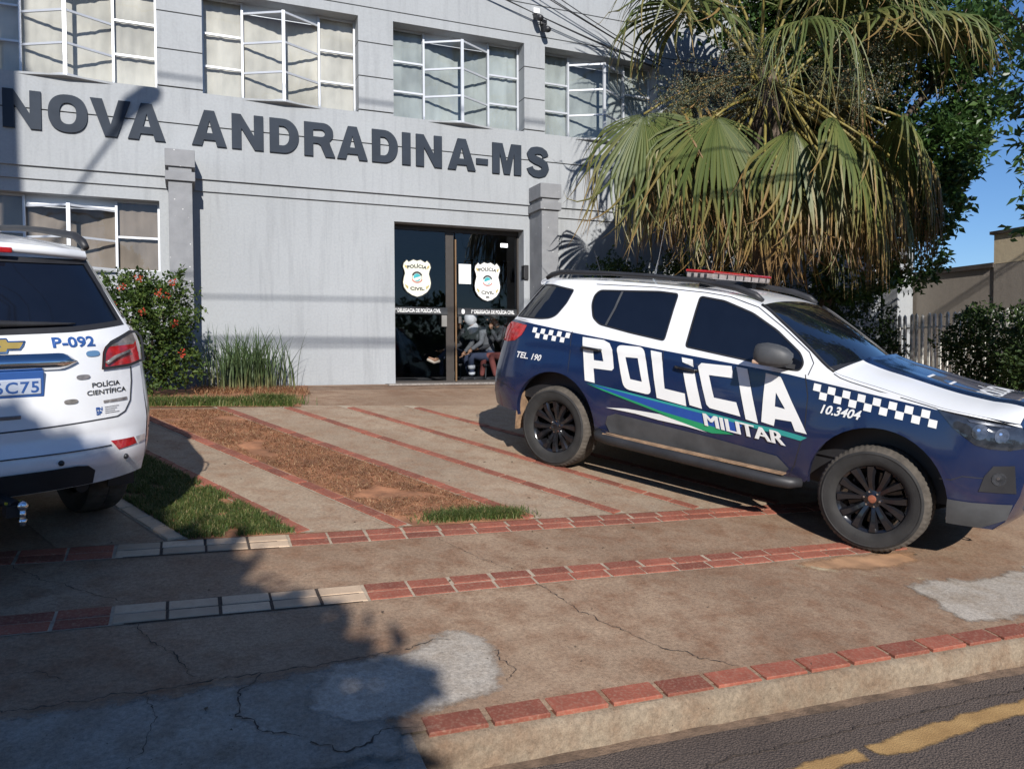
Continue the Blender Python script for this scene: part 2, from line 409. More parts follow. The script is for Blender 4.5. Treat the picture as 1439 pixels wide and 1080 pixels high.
def blob(c, ru, rv, n=48, j=.22, seed=0):
    return [(c[0]+ru*math.cos(2*math.pi*k/n)*(1+j*noise.noise(Vector((math.cos(2*math.pi*k/n)*1.6+seed, math.sin(2*math.pi*k/n)*1.6, seed)))*1.6),
             c[1]+rv*math.sin(2*math.pi*k/n)*(1+j*noise.noise(Vector((math.cos(2*math.pi*k/n)*1.6-seed, math.sin(2*math.pi*k/n)*1.6, seed+4)))*1.6)) for k in range(n)]
def rough_loop(lp, d=.04, amp=.02, seed=0):
    return [(x+amp*noise.noise(Vector((x*9, y*9, seed))), y+amp*noise.noise(Vector((x*9, y*9, seed+7)))) for x, y in dens(lp, d)]
def patch(name, lp, mat, lift, zf=None, soft=.17):
    """irregular sheet; the attribute 'edge' (0 at the rim, 1 inside) lets the material crumble at its border"""
    vv, tt = fill(lp, (), .035); mb = MB(); zf = zf or fore_z
    mb.add([(x, y, zf(x, y)+lift) for x, y in vv], tt); o = mb.build(name, mat, smooth=True, kind='structure')
    seg = list(zip(lp, lp[1:]+lp[:1])); ed = []
    for x, y in vv:
        dm = 9
        for (ax, ay), (bx, by) in seg:
            dx, dy = bx-ax, by-ay; L2 = dx*dx+dy*dy or 1e-9; t_ = max(0, min(1, ((x-ax)*dx+(y-ay)*dy)/L2)); dm = min(dm, (x-ax-dx*t_)**2+(y-ay-dy*t_)**2)
        ed.append(min(1, math.sqrt(dm)/soft))
    at = o.data.attributes.new('edge', 'FLOAT', 'POINT'); at.data.foreach_set('value', ed); return o
def crumble(mat, sc=14, lo=.42, hi=.62):
    t = mat.node_tree; b = t.nodes['Principled BSDF']; out = t.nodes['Material Output']; at = t.nodes.new('ShaderNodeAttribute'); at.attribute_name = 'edge'
    ad = N(t, 'Math', operation='MULTIPLY_ADD'); t.links.new(noise_tex(t, coord(t), sc, 6, .7), ad.inputs[0]); ad.inputs[1].default_value = .9; t.links.new(at.outputs['Fac'], ad.inputs[2])
    mr = N(t, 'MapRange'); mr.inputs[1].default_value = lo+.2; mr.inputs[2].default_value = hi+.3; t.links.new(ad.outputs[0], mr.inputs[0])
    tr = N(t, 'BsdfTransparent'); mx = N(t, 'MixShader'); t.links.new(mr.outputs[0], mx.inputs[0]); t.links.new(tr.outputs[0], mx.inputs[1]); t.links.new(b.outputs[0], mx.inputs[2]); t.links.new(mx.outputs[0], out.inputs[0]); return mat
crumble(MAT['cement'], 9); crumble(MAT['oldcement'], 9) if False else None
patch('cement_patch', rough_loop([(.60,3.60),(.95,3.63),(1.18,3.78),(1.36,3.74),(1.44,3.55),(1.34,3.30),(1.30,3.12),(.98,3.06),(.86,3.03),(.55,3.03),(.40,3.2),(.45,3.42)], .03, .05, 2), MAT['cement'], .005)
patch('cement_patch', rough_loop([(4.22,3.66),(4.5,3.72),(5.0,3.66),(5.5,3.72),(6.6,3.6),(6.6,3.06),(4.14,3.06),(4.12,3.2)], .04, .05, 5), MAT['cement'], .005)
MAT['apron'] = crumble(MAT['oldcement'].copy(), 9)
patch('cement_apron', rough_loop([(-5,3.50),(-.67,3.50),(0,3.525),(.58,3.555),(.95,3.60),(.66,3.3),(.78,3.05),(.79,2.78),(-.5,2.75),(-5,2.75)], .05, .02, 8), MAT['apron'], .004)
patch('dust_stain', blob((4.35,4.05), .62, .16, seed=3), crumble(simple('red dust', (.34,.19,.10), 1, var=.35, scale=6), 7), .003)
patch('dust_stain', rough_loop([(3.62,4.16),(3.9,4.10),(4.2,3.86),(4.6,3.72),(4.5,3.66),(4.1,3.82),(3.75,4.03)], .03, .03, 4), crumble(simple('pale dust', (.46,.36,.23), 1, var=.3, scale=9), 10), .0035)
def crack(pts, w, lift=.008, zf=None, name='crack', seed=1):
    zf = zf or fore_z; P = []
    for a, b in zip(pts, pts[1:]):
        L = math.hypot(b[0]-a[0], b[1]-a[1]); k = max(2, int(L/.012))
        for i in range(k): P.append((a[0]+(b[0]-a[0])*i/k, a[1]+(b[1]-a[1])*i/k))
    P.append(pts[-1]); Q = []
    for i, (x, y) in enumerate(P):
        am = .030 if 0 < i < len(P)-1 else 0
        Q.append((x+am*(noise.noise(Vector((x*9, y*9, seed)))+.6*noise.noise(Vector((x*37, y*37, seed)))), y+am*(noise.noise(Vector((x*9, y*9, seed+5)))+.6*noise.noise(Vector((x*37, y*37, seed+5))))))
    mb = MB(); vs_ = []
    for i, (x, y) in enumerate(Q):
        a = Q[max(0, i-1)]; b = Q[min(len(Q)-1, i+1)]; dx, dy = b[0]-a[0], b[1]-a[1]; L = math.hypot(dx, dy) or 1
        ww = .72*w*(.18+1.25*abs(noise.noise(Vector((x*31, y*31, seed+2)))))*(1 if i < len(Q)-4 else .3)
        for s in (-1, 1):
            px, py = x-dy/L*s*ww/2, y+dx/L*s*ww/2; vs_.append((px, py, zf(px, py)+lift))
    mb.add(vs_, [(2*i, 2*i+2, 2*i+3, 2*i+1) for i in range(len(Q)-1)])
    return mb.build(name, MAT['joint'], kind='structure')
lipz = lambda u, v: plane_z(u, v) - .004 + .010*noise.noise(Vector((u*1.3, v*1.3, 9)))
crack([(-3,3.47),(-.67,3.50),(.01,3.525),(.30,3.54),(.58,3.555),(.93,3.6)], .020, .010)
crack([(-.93,5.06),(-.6,4.7),(-.27,4.4)], .010, .006); crack([(-.25,4.17),(-.1,3.85),(.05,3.55)], .013, .006)
crack([(.30,3.54),(.19,3.41),(.17,3.25),(.28,3.09),(.42,3.02)], .018, .011); crack([(.42,2.99),(.52,2.90),(.62,2.93),(.70,2.99),(.86,2.99)], .018, .012, lipz)
crack([(.95,3.6),(1.10,3.66),(1.22,3.62)], .012, .010); crack([(1.36,3.48),(1.37,3.3),(1.31,3.2)], .010, .010); crack([(-.16,3.5),(-.12,3.3),(-.2,3.05)], .009, .010)
crack([(1.55,5.05),(1.72,4.62),(1.88,4.38)], .007, .006); crack([(1.90,4.17),(1.99,3.75),(2.20,3.30),(2.49,3.05)], .012, .006); crack([(-.2,3.02),(-.24,2.8),(-.1,2.5),(-.2,2.2)], .010, .012, lipz); crack([(-.7,2.7),(-.2,2.75),(.2,2.68),(.6,2.8)], .010, .012, lipz)
crack([(-1.2,3.95),(-.6,3.78),(-.45,3.70)], .008, .006)
def stz(u, v): return street_z(u)
crack([(1.55,2.50),(2.1,2.62),(2.6,2.63),(3.2,2.66),(4.0,2.68),(5.5,2.66)], .022, .004, stz, seed=3)
# worn yellow line on the asphalt
my, t, b = nodes('worn yellow road paint'); co = coord(t)
t.links.new(ramp(t, noise_tex(t, co, 7, 6), [(.35, (.36,.21,.075)), (.7, (.47,.29,.11))]), b.inputs['Base Color']); b.inputs['Roughness'].default_value = .85
bump(t, b, noise_tex(t, co, 130, 4), .5, .008)
myc = crumble(my, 40, .30, .62)
for lp, sd in (([(1.55,2.33),(2.1,2.45),(2.45,2.50),(2.66,2.50),(2.62,2.40),(2.2,2.33),(1.6,2.20)], 1), ([(2.66,2.50),(3.0,2.55),(3.5,2.585),(4.2,2.60),(4.2,2.47),(3.4,2.45),(2.9,2.38),(2.7,2.38)], 4)):
    patch('yellow_marking', rough_loop(lp, .02, .018, sd), myc, .004, stz, .05)
# small stones, a leaf and twigs on the paving: bits nobody could count
lb = MB()
for _ in range(150):
    u, v = random.uniform(-.5, 5), random.uniform(2.3, 9.5); z = (street_z(u) if v < 2.88 else fore_z(u, v)) + .004
    a = random.uniform(0, 6.3); s = random.choice([.006,.008,.01,.02]); w = s*random.uniform(.3, .7)
    c, d = math.cos(a), math.sin(a)
    lb.add([(u+c*s, v+d*s, z+.002), (u-d*w, v+c*w, z+.006), (u-c*s, v-d*s, z+.002), (u+d*w, v-c*w, z+.009)], [(0,1,2,3)])
tag(lb.build('litter', simple('dry litter', (.10,.07,.045), 1, var=.6, scale=3)), 'scattered dry leaf bits and pebbles on the paving', 'litter', kind='stuff')
# ------------------------------------------------------------------ the police station
def wallmat(name, c, streak=.25, bs_=.35):
    m, t, b = nodes(name); co = coord(t)
    n1 = noise_tex(t, co, .55, 5); n2 = noise_tex(t, co, 1.0, 6, .6, .2, (9, 9, .7)); n3 = noise_tex(t, co, 30, 4)
    col = ramp(t, n1, [(.3, tuple(x*.93 for x in c)), (.7, tuple(x*1.05 for x in c))])
    col = mixc(t, ramp(t, n2, [(.5, (0,0,0)), (.8, (streak,)*3)]), col, tuple(x*.72 for x in c))
    col = mixc(t, .35, col, ramp(t, n3, [(.35, (.8,.8,.8)), (.6, (1,1,1))]), 'MULTIPLY')
    t.links.new(col, b.inputs['Base Color']); b.inputs['Roughness'].default_value = .82; b.inputs['Specular IOR Level'].default_value = .25
    ad = N(t, 'Math', operation='ADD'); t.links.new(noise_tex(t, co, 85, 4, .65), ad.inputs[0]); t.links.new(noise_tex(t, co, 9, 3), ad.inputs[1])
    bump(t, b, ad.outputs[0], bs_, .01); return m
MAT['wall'] = wallmat('light grey painted render', (.325,.340,.350), .75)
MAT['groove'] = simple('groove', (.06,.062,.066), .9, var=.2)
def pillar_mat():
    m, t, b = nodes('dark grey painted pillar'); co = coord(t)
    col = ramp(t, noise_tex(t, co, 6, 6), [(.3, (.175,.18,.188)), (.7, (.225,.23,.238))])
    vo = N(t, 'TexVoronoi', Scale=11.0); t.links.new(co, vo.inputs['Vector'])
    col = mixc(t, ramp(t, vo.outputs['Distance'], [(.07, (.8,.8,.8)), (.11, (0,0,0))]), col, (.6,.6,.58))
    t.links.new(col, b.inputs['Base Color']); b.inputs['Roughness'].default_value = .75; bump(t, b, noise_tex(t, co, 60, 5), .4, .008); return m
MAT['pillar'] = pillar_mat()
MAT['alu'] = simple('pale aluminium', (.47,.49,.52), .42, .25, var=.06, scale=4)
MAT['bronze'] = simple('bronze aluminium', (.20,.12,.06), .4, .4, var=.1)
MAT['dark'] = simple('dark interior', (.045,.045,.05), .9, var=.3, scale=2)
MAT['black'] = simple('black plastic', (.018,.018,.02), .45, var=.15)
MAT['white'] = simple('white paper', (.78,.78,.76), .6, var=.03)
MAT['letter'] = simple('slate sheet metal letter', (.021,.029,.042), .7, .0, spec=.25, var=.15, scale=3, rvar=.06)
def glass(name, tint, refl=1.0, rough=.015, wav=.0):
    m, t, b = nodes(name); t.nodes.remove(b); out = t.nodes['Material Output']
    tr = N(t, 'BsdfTransparent'); tr.inputs[0].default_value = (*tint, 1); gl = N(t, 'BsdfGlossy', Roughness=rough); gl.inputs[0].default_value = (refl, refl, refl, 1)
    fr = N(t, 'Fresnel'); mx = N(t, 'MixShader'); ge = t.nodes.new('ShaderNodeNewGeometry'); io = N(t, 'MapRange'); io.inputs[3].default_value = 1.52; io.inputs[4].default_value = 1/1.52
    t.links.new(ge.outputs['Backfacing'], io.inputs[0]); t.links.new(io.outputs[0], fr.inputs['IOR'])      # a thin pane reflects alike from both sides
    if wav:
        bp = N(t, 'Bump', Strength=wav, Distance=.02); t.links.new(noise_tex(t, coord(t), 1.6, 2), bp.inputs['Height'])
        t.links.new(bp.outputs[0], gl.inputs['Normal'])
    t.links.new(fr.outputs[0], mx.inputs[0]); t.links.new(tr.outputs[0], mx.inputs[1]); t.links.new(gl.outputs[0], mx.inputs[2]); t.links.new(mx.outputs[0], out.inputs[0]); return m
MAT['pane'] = glass('window glass', (.86,.88,.88), wav=.15)
MAT['doorglass'] = glass('tinted door glass', (.80,.82,.84), .9)
def curtain_mat(name, c):
    m, t, b = nodes(name); co = coord(t)
    col = ramp(t, noise_tex(t, co, 2.2, 4, .5, 0, (1, 1, .6)), [(.35, tuple(x*.62 for x in c)), (.65, c)])
    t.links.new(col, b.inputs['Base Color']); b.inputs['Roughness'].default_value = .95; bump(t, b, noise_tex(t, co, 300, 2), .2, .002); return m
MAT['curt_b'] = curtain_mat('beige curtain', (.60,.565,.50)); MAT['curt_g'] = curtain_mat('grey curtain', (.40,.43,.42)); MAT['curt_d'] = curtain_mat('brown blind', (.27,.22,.18))

B = empty('police_station', (3, YF, ZB), 'two-storey light grey police station with raised dark lettering', 'building')
def bl(mb, name, mats, parent=None, **k):
    """build in world coordinates and hang under the building"""
    o = mb.build(name, mats, **k); p = parent or B; o.parent = p
    o.matrix_parent_inverse = p.matrix_world.inverted() if p is not B else Matrix.Translation(-B.location)
    return o
UL, UR, ZT = -9.0, 14.0, 9.4
WIN = [(-5.45,-3.17), (-2.59,-.30), (.31,2.60), (3.16,5.45), (5.84,8.12), (8.69,10.97)]
LOW = [(-5.45,-3.17), (-2.59,-.30)]
rows = [(-.2,4.13,12.50), (4.13,4.30,12.47), (4.30,5.06,12.435), (5.06,5.078,12.465), (5.078,5.55,12.435), (5.55,5.58,12.435), (5.58,5.598,12.465), (5.598,6.11,12.425), (6.11,6.128,12.465),
        (6.128,6.645,12.425), (6.645,6.663,12.465), (6.663,7.05,12.425), (7.05,7.195,12.435), (7.195,7.212,12.465), (7.212,7.72,12.435), (7.72,7.737,12.465), (7.737,ZT,12.435)]
wl = MB(); gr = MB()
for z0, z1, y in rows:
    if z0 < 4.0: cuts = None
    elif 5.5 < z0 < 7.04: cuts = WIN
    else: cuts = []
    if cuts is None:
        # ground floor: windows at the left, the doorway
        seg = [(UL,-5.45,z0,z1),(-5.45,-3.17,z0,2.93),(-5.45,-3.17,3.95,z1),(-3.17,-2.59,z0,z1),(-2.59,-.30,z0,2.93),(-2.59,-.30,3.95,z1),(-.30,3.17,z0,z1),(3.17,5.46,3.88,z1),(3.17,5.46,z0,ZB),(5.46,UR,z0,z1)]
        for a, b, c, d in seg: wl.box((a, y, c), (b, 12.9, d))
    else:
        x = UL
        for a, b in cuts + [(UR, UR)]:
            (gr if z1-z0 < .02 else wl).box((x, y, z0), (a, 12.9, z1)); x = b
bl(wl, 'wall', MAT['wall']); bl(gr, 'groove', MAT['groove'])
hull = MB(); hull.box((UL,12.9,.5),(UL+.2,24,ZT)); hull.box((UR-.2,12.9,.5),(UR,24,ZT)); hull.box((UL,24,.5),(UR,24.2,ZT)); hull.box((UL+.2,12.9,8.7),(UR-.2,24,8.8)); hull.box((UL+.2,12.9,4.35),(UR-.2,24,4.6))
bl(hull, 'side_wall', MAT['wall'])
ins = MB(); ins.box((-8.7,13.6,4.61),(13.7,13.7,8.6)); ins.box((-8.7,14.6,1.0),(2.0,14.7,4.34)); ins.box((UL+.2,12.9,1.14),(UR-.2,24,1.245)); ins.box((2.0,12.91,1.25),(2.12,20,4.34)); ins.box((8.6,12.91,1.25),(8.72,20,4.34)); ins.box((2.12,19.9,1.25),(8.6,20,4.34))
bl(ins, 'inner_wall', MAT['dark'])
# pillars with stepped capitals
for a, b in ((-.21,.18), (5.53,5.92)):
    p = MB(); p.box((a+.04,11.99,.7),(b-.04,12.5,4.15)); p.box((a,11.95,4.15),(b,12.499,4.28)); p.box((a+.045,11.985,4.28),(b-.045,12.45,4.345)); p.box((a,11.95,4.345),(b,12.43,4.585))
    bl(p, 'pillar', MAT['pillar'], bevel=.006)
# windows
def window(u0, u1, z0, z1, n, cmat):
    YG, YA = 12.69, 12.37; w = (u1-u0)/4; xs = [u0+w*k for k in range(5)]; zt = z1-.16; h = (z1-z0)/n
    f = MB()
    for x in (xs[0]+.016, xs[4]-.016): f.box((x-.014, YG-.02, z0), (x+.014, YG+.03, z1))
    for x in (xs[1], xs[3]): f.box((x-.016, YG-.035, z0), (x+.016, YG+.03, z1-.01))
    f.box((xs[2]-.024, YA-.02, z0), (xs[2]+.024, YA+.02, zt+.02))
    A, Cc, D = (xs[1], YG), (xs[2], YA), (xs[3], YG)
    zz = [z0+.015] + [z0+h*k*(.97 if k else 1) for k in range(1, n)]
    for z in [z0+.015, z1-.015] + zz[1:]:
        for p, q in ((xs[0], xs[1]), (xs[3], xs[4])): f.bar((p, YG, z), (q, YG, z), .03, .03)
    for z in [z0+.02, zt] + [z0+(zt-z0)*k/n for k in range(1, n)]:
        for p, q in ((A, Cc), (Cc, D)): f.bar((p[0], p[1], z), (q[0], q[1], z), .026, .03)
    # fascia above the folded pair, plates closing it above and below
    f.add([(A[0],YG+.01,zt),(D[0],YG+.01,zt),(D[0],YG+.01,z1),(A[0],YG+.01,z1)], [(0,1,2,3)])
    for z in (z0+.004, zt+.012): f.add([(A[0],YG,z),(Cc[0],YA,z),(D[0],YG,z)], [(0,1,2)])
    sl_ = MB(); sl_.add([(A[0],12.434,z0-.03),(Cc[0],YA-.035,z0-.012),(D[0],12.434,z0-.03),(A[0],12.434,z0+.004),(Cc[0],YA-.035,z0+.004),(D[0],12.434,z0+.004)], [(0,1,4,3),(1,2,5,4),(0,2,1),(3,4,5)]); bl(sl_, 'added_sill', MAT['wall'])  # added wedge; its sunlit front gives a bright band under the fold
    fo = bl(f, 'window', MAT['alu'])
    for k in range(n):
        for (p, q, a, b) in ((( xs[0],YG),(xs[1],YG), z0+h*k, z0+h*(k+1)), ((xs[3],YG),(xs[4],YG), z0+h*k, z0+h*(k+1)), (A,Cc, z0+(zt-z0)*k/n, z0+(zt-z0)*(k+1)/n), (Cc,D, z0+(zt-z0)*k/n, z0+(zt-z0)*(k+1)/n)):
            m = MB(); j = random.uniform(-.004, .004)
            m.add([(p[0],p[1]+j,a),(q[0],q[1]-j,a),(q[0],q[1]-j,b),(p[0],p[1]+j,b)], [(0,1,2,3)]); bl(m, 'pane', MAT['pane'], fo)
    c = MB(); nx = 90; pts = []
    for i in range(nx+1):
        x = u0-.02+(u1-u0+.04)*i/nx; y = 12.752+.0045*math.sin(x*31+1.6*math.sin(x*5.3+u0))+.0025*math.sin(x*71+u0*3)
        pts += [(x, y, z0-.05), (x, y+.006*math.sin(x*50), z1+.05)]
    c.add(pts, [(2*i, 2*i+2, 2*i+3, 2*i+1) for i in range(nx)]); bl(c, 'curtain', cmat, fo, smooth=True)
for i, (a, b) in enumerate(WIN): window(a, b, 5.55, 7.05, 3, MAT['curt_b'] if i < 3 else MAT['curt_g'])
for a, b in LOW: window(a, b, 2.93, 3.95, 2, MAT['curt_d'])

# raised letters
HC = .515; ZL = 4.785
def ell(cx, cy, a, b, n=40, p=2.35): 
    return [(cx+a*math.copysign(abs(math.cos(t))**(2/p), math.cos(t)), cy+b*math.copysign(abs(math.sin(t))**(2/p), math.sin(t))) for t in [2*math.pi*k/n for k in range(n)]]
def arc(cx, cy, a, b, t0, t1, n=14): return [(cx+a*math.cos(R(t0+(t1-t0)*k/n)), cy+b*math.sin(R(t0+(t1-t0)*k/n))) for k in range(n+1)]
def glyph(ch, W, H, t=.135):
    th = .112
    if ch == 'N': return [(0,0),(0,H),(t*.95,H),(W-t,.40*H),(W-t,H),(W,H),(W,0),(W-t*.95,0),(t,.60*H),(t,0)], []
    if ch == 'V': return [(0,H),(W*.30,H),(W*.5,.32*H),(W*.70,H),(W,H),(W*.65,0),(W*.35,0)], []
    if ch == 'A': return [(0,0),(W*.355,H),(W*.645,H),(W,0),(W*.715,0),(W*.665,.165*H),(W*.335,.165*H),(W*.285,0)], [[(W*.405,.36*H),(W*.595,.36*H),(W*.5,.72*H)]]
    if ch == 'O': return ell(W/2,H/2,W/2,H/2), [ell(W/2,H/2,W/2-t*1.02,H/2-th)]
    if ch == 'D': return [(0,0)]+[(0,H)]+arc(W*.46,H/2,W*.54,H/2,90,-90,24), [[(t,th),(t,H-th)]+arc(W*.44,H/2,W*.56-t*1.05,H/2-th,90,-90,16)]
    if ch == 'R': return [(0,0),(0,H)]+arc(W*.60,H*.705,W*.34,H*.295,90,-52,18)+[(W*.84,.36*H),(W*1.0,0),(W*.68,0),(W*.52,.34*H),(W*.44,.385*H),(t,.385*H),(t,0)], [[(t,.58*H),(t,H-th)]+arc(W*.54,H*.69,W*.13,H*.11,90,-90,10)]
    if ch == 'I': return [(0,0),(0,H),(W,H),(W,0)], []
    if ch == '-': return [(0,.24*H),(0,.43*H),(W,.43*H),(W,.24*H)], []
    if ch == 'M':
        k = .25*W; return [(0,0),(0,H),(.345*W,H),(.5*W,.40*H),(.655*W,H),(W,H),(W,0),(W-k,0),(W-k,.70*H),(.605*W,0),(.395*W,0),(k,.70*H),(k,0)], []
    if ch == 'S':
        c = [(.86,.70),(.80,.82),(.66,.885),(.48,.895),(.28,.86),(.18,.745),(.24,.635),(.42,.565),(.62,.515),(.80,.43),(.85,.29),(.76,.165),(.55,.11),(.34,.125),(.20,.20),(.14,.31)]
        q = []
        for i in range(len(c)-1):
            for k in range(3): q.append((c[i][0]+(c[i+1][0]-c[i][0])*k/3, c[i][1]+(c[i+1][1]-c[i][1])*k/3))
        q.append(c[-1]); q = [(x*W, y*H) for x, y in q]; Lf, Rt = [], []
        for i, (x, y) in enumerate(q):
            a = q[max(0,i-2)]; b = q[min(len(q)-1,i+2)]; dx, dy = b[0]-a[0], b[1]-a[1]; L = math.hypot(dx, dy); m = i/(len(q)-1)
            hw = .058+.012*math.sin(m*math.pi)**2
            Lf.append((x-dy/L*hw, y+dx/L*hw)); Rt.append((x+dy/L*hw, y-dx/L*hw))
        return Lf+Rt[::-1], []
LETTERS = [('N',-2.20,-1.75),('O',-1.67,-1.19),('V',-1.16,-.65),('A',-.69,-.20),('A',.15,.63),('N',.70,1.15),('D',1.24,1.67),('R',1.75,2.22),('A',2.25,2.73),('D',2.80,3.22),('I',3.29,3.43),('N',3.52,3.96),('A',4.06,4.55),('-',4.56,4.77),('M',4.85,5.38),('S',5.48,5.90)]
for ch, a, b in LETTERS:
    po, ho = glyph(ch, b-a, HC); m = MB()
    m.extrude2(po, ho, lambda x, y, d, a=a: (a+x, 12.434-d, ZL+y), .032); bl(m, 'letter', MAT['letter'])

# doorway: reveal, two tinted leaves, bronze post, stickers
YD = 12.75
fr = MB(); fr.box((3.17,YD-.02,3.80),(5.46,YD+.05,3.88)); fr.box((3.17,YD-.02,ZB),(3.20,YD+.05,3.80)); fr.box((5.43,YD-.02,ZB),(5.46,YD+.05,3.80)); fr.box((4.12,YD+.001,ZB+.02),(4.26,YD+.03,3.80)); fr.box((3.2,YD-.01,ZB),(5.43,YD+.04,ZB+.035))
door = bl(fr, 'door_frame', simple('dark anodised frame', (.05,.042,.036), .45, .3))
st_ = MB(); st_.box((3.0,12.25,ZB-.05),(5.7,12.75,ZB+.004)); bl(st_, 'threshold', simple('granite threshold', (.22,.20,.18), .6, var=.4, scale=25))
po_ = MB(); po_.box((4.275,YD-.035,ZB+.02),(4.30,YD-.01,3.68)); bl(po_, 'door_handle', MAT['bronze'], door)
for a, b, y in ((3.2,4.275,YD+.012), (4.30,5.43,YD+.02)):
    g = MB(); g.add([(a,y,ZB+.035),(b,y,ZB+.035),(b,y,3.80),(a,y,3.80)], [(0,1,2,3)]); bl(g, 'door_leaf', MAT['doorglass'], door)
MAT['shield'] = simple('cream sticker', (.66,.66,.54), .5, var=.04); MAT['ink'] = simple('black ink', (.02,.02,.02), .5); MAT['teal'] = simple('teal print', (.03,.33,.36), .5); MAT['gold'] = simple('gold print', (.42,.34,.13), .5); MAT['redp'] = simple('red print', (.45,.16,.14), .5); MAT['sticker'] = simple('white sticker', (.80,.80,.76), .5, var=.04)
def flat_text(mb, s_, x, z, h, y, mi, bold=.02, width=None, space=1.0, arcr=None):
    vv, ff, w = text2d(s_, bold, 0, space); sx = h if width is None else width/w
    q = []
    for a, b in vv:
        X = (a-w/2)*sx; Z = b*h
        if arcr: t_ = X/arcr; X, Z = math.sin(t_)*(arcr+Z), math.cos(t_)*(arcr+Z)-arcr
        q.append((x+X, y, z+Z))
    mb.add(q, ff, mi)
def shield(cx, cz, W, H, base):
    half = [(0,.97),(.13,1.0),(.30,.93),(.36,.985),(.47,.90),(.50,.80),(.45,.70),(.43,.62),(.475,.50),(.50,.38),(.47,.25),(.36,.13),(.18,.04),(0,0)]
    lp = [(x*W, (y-.5)*H) for x, y in half] + [(-x*W, (y-.5)*H) for x, y in half[-2:0:-1]]
    y = YD-.022; m = MB()
    def put(l, k, mi, dx=0, dz=0):
        vv, tt = fill(l); m.add([(cx+dx+a, y-k*.0012, cz+dz+b) for a, b in vv], tt, mi)
    put(lp, 0, 1); put([(x*.95, z*.955) for x, z in lp], 1, 0)
    for r_, mi, k in ((.175,1,2), (.16,0,3), (.125,2,4)): put(ell(0, 0, r_*W, r_*W*1.05, 28, 2), k, mi, 0, .02*H)
    put([(-.12*W,-.01*H),(.11*W,.05*H),(.12*W,.0*H),(.0,-.06*H),(-.08*W,-.05*H)], 5, 0)
    put(arc(0,0,.19*W,.19*W,20,160)+arc(0,0,.13*W,.13*W,160,20), 6, 1, 0, .03*H)
    put(arc(0,0,.20*W,.17*W,200,340)+arc(0,0,.16*W,.13*W,340,200), 6, 4, 0, .01*H)
    for s in (-1, 1):
        put([(s*.36*W,.24*H),(s*.43*W,.30*H),(s*.42*W,.35*H),(s*.34*W,.30*H)], 6, 3); put([(s*.30*W,-.22*H),(s*.42*W,-.16*H),(s*.40*W,-.22*H),(s*.32*W,-.29*H)], 6, 3)
    flat_text(m, 'POLÍCIA', cx, cz+.275*H, .085*H, y-.009, 1, .03, .66*W, arcr=1.1*W)
    flat_text(m, 'CIVIL', cx, cz-.315*H, .085*H, y-.009, 1, .03, .50*W, arcr=-1.6*W)
    bl(m, 'shield_sticker', [base, MAT['ink'], MAT['teal'], MAT['gold'], MAT['redp']], door)
shield(3.61, 3.00, .50, .64, MAT['shield']); shield(4.87, 2.985, .49, .69, MAT['sticker'])
m = MB(); flat_text(m, 'MS', 4.87, 2.70, .04, YD-.034, 0, .02); bl(m, 'shield_lettering', MAT['ink'], door)
for a, b, s_, cx, w in ((3.20,4.14,'1ª DELEGACIA DE POLÍCIA CIVIL',3.62,.80), (4.32,5.42,'1ª DELEGACIA DE POLÍCIA CIVIL',4.97,.80)):
    m = MB(); m.box((a,YD-.024,2.405),(b,YD-.022,2.52),0); flat_text(m, s_, cx, 2.435, .062, YD-.0265, 1, .03, w)
    if a > 4: 
        vv, tt = fill(ell(0,0,.03,.042,20,2.6)); m.add([(4.42+x, YD-.0265, 2.463+z) for x, z in vv], tt, 1)
    bl(m, 'sign_strip', [simple('black vinyl', (.03,.032,.035), .5), MAT['white']], door)
m = MB(); m.box((4.345,YD-.026,2.935),(4.565,YD-.024,3.27)); bl(m, 'notice', MAT['white'], door)
m = MB(); m.box((4.03,YD-.05,2.20),(4.12,YD-.01,2.39)); bl(m, 'door_lock', simple('lock', (.30,.28,.25), .4, .6), door)
m = MB(); m.box((4.33,YD-.05,2.26),(4.38,YD-.01,2.38)); bl(m, 'door_lock', simple('lock plate', (.16,.15,.14), .4, .6), door)
# small lit strip of the lamp inside, seen through the right-hand leaf
m = MB(); m.box((5.72,14.2,3.83),(5.86,14.23,3.90))
em, t, b = nodes('lit inner lamp'); b.inputs['Emission Color'].default_value = (1,1,1,1); b.inputs['Emission Strength'].default_value = 3
lo = m.build('ceiling_lamp', em); tag(lo, 'small lit lamp inside behind the right door leaf', 'lamp')
# intercom box on the right-hand reveal
m = MB(); m.box((5.455,12.46,3.02),(5.535,12.60,3.27)); m.box((5.44,12.44,3.05),(5.455,12.56,3.22))
tag(m.build('wall_box', MAT['black'], bevel=.008), 'black lantern box on the wall right of the glass door', 'wall lamp')
# security cameras under the eaves
for k, (u, z) in enumerate(((5.66,7.56), (5.80,7.39))):
    e = empty('security_camera', (u, 12.43, z), ['upper security camera with white junction box above the windows', 'lower all-black security camera above the windows'][k], 'camera', 'security cameras on the facade')
    m = MB(); m.box((-.055,-.07,.0),(.055,0,.09)); m.build('mount', MAT['white'] if k == 0 else MAT['black'], e, bevel=.008)
    m = MB(); m.tube([(0,-.05,0),(0,-.10,-.06)], .02, 8); m.build('arm', MAT['black'], e)
    m = MB(); m.tube([(-.02,-.06,-.07),(.0,-.20,-.13),(.01,-.24,-.15)], [.05,.055,.045], 14); m.build('housing', MAT['black'], e, smooth=True)
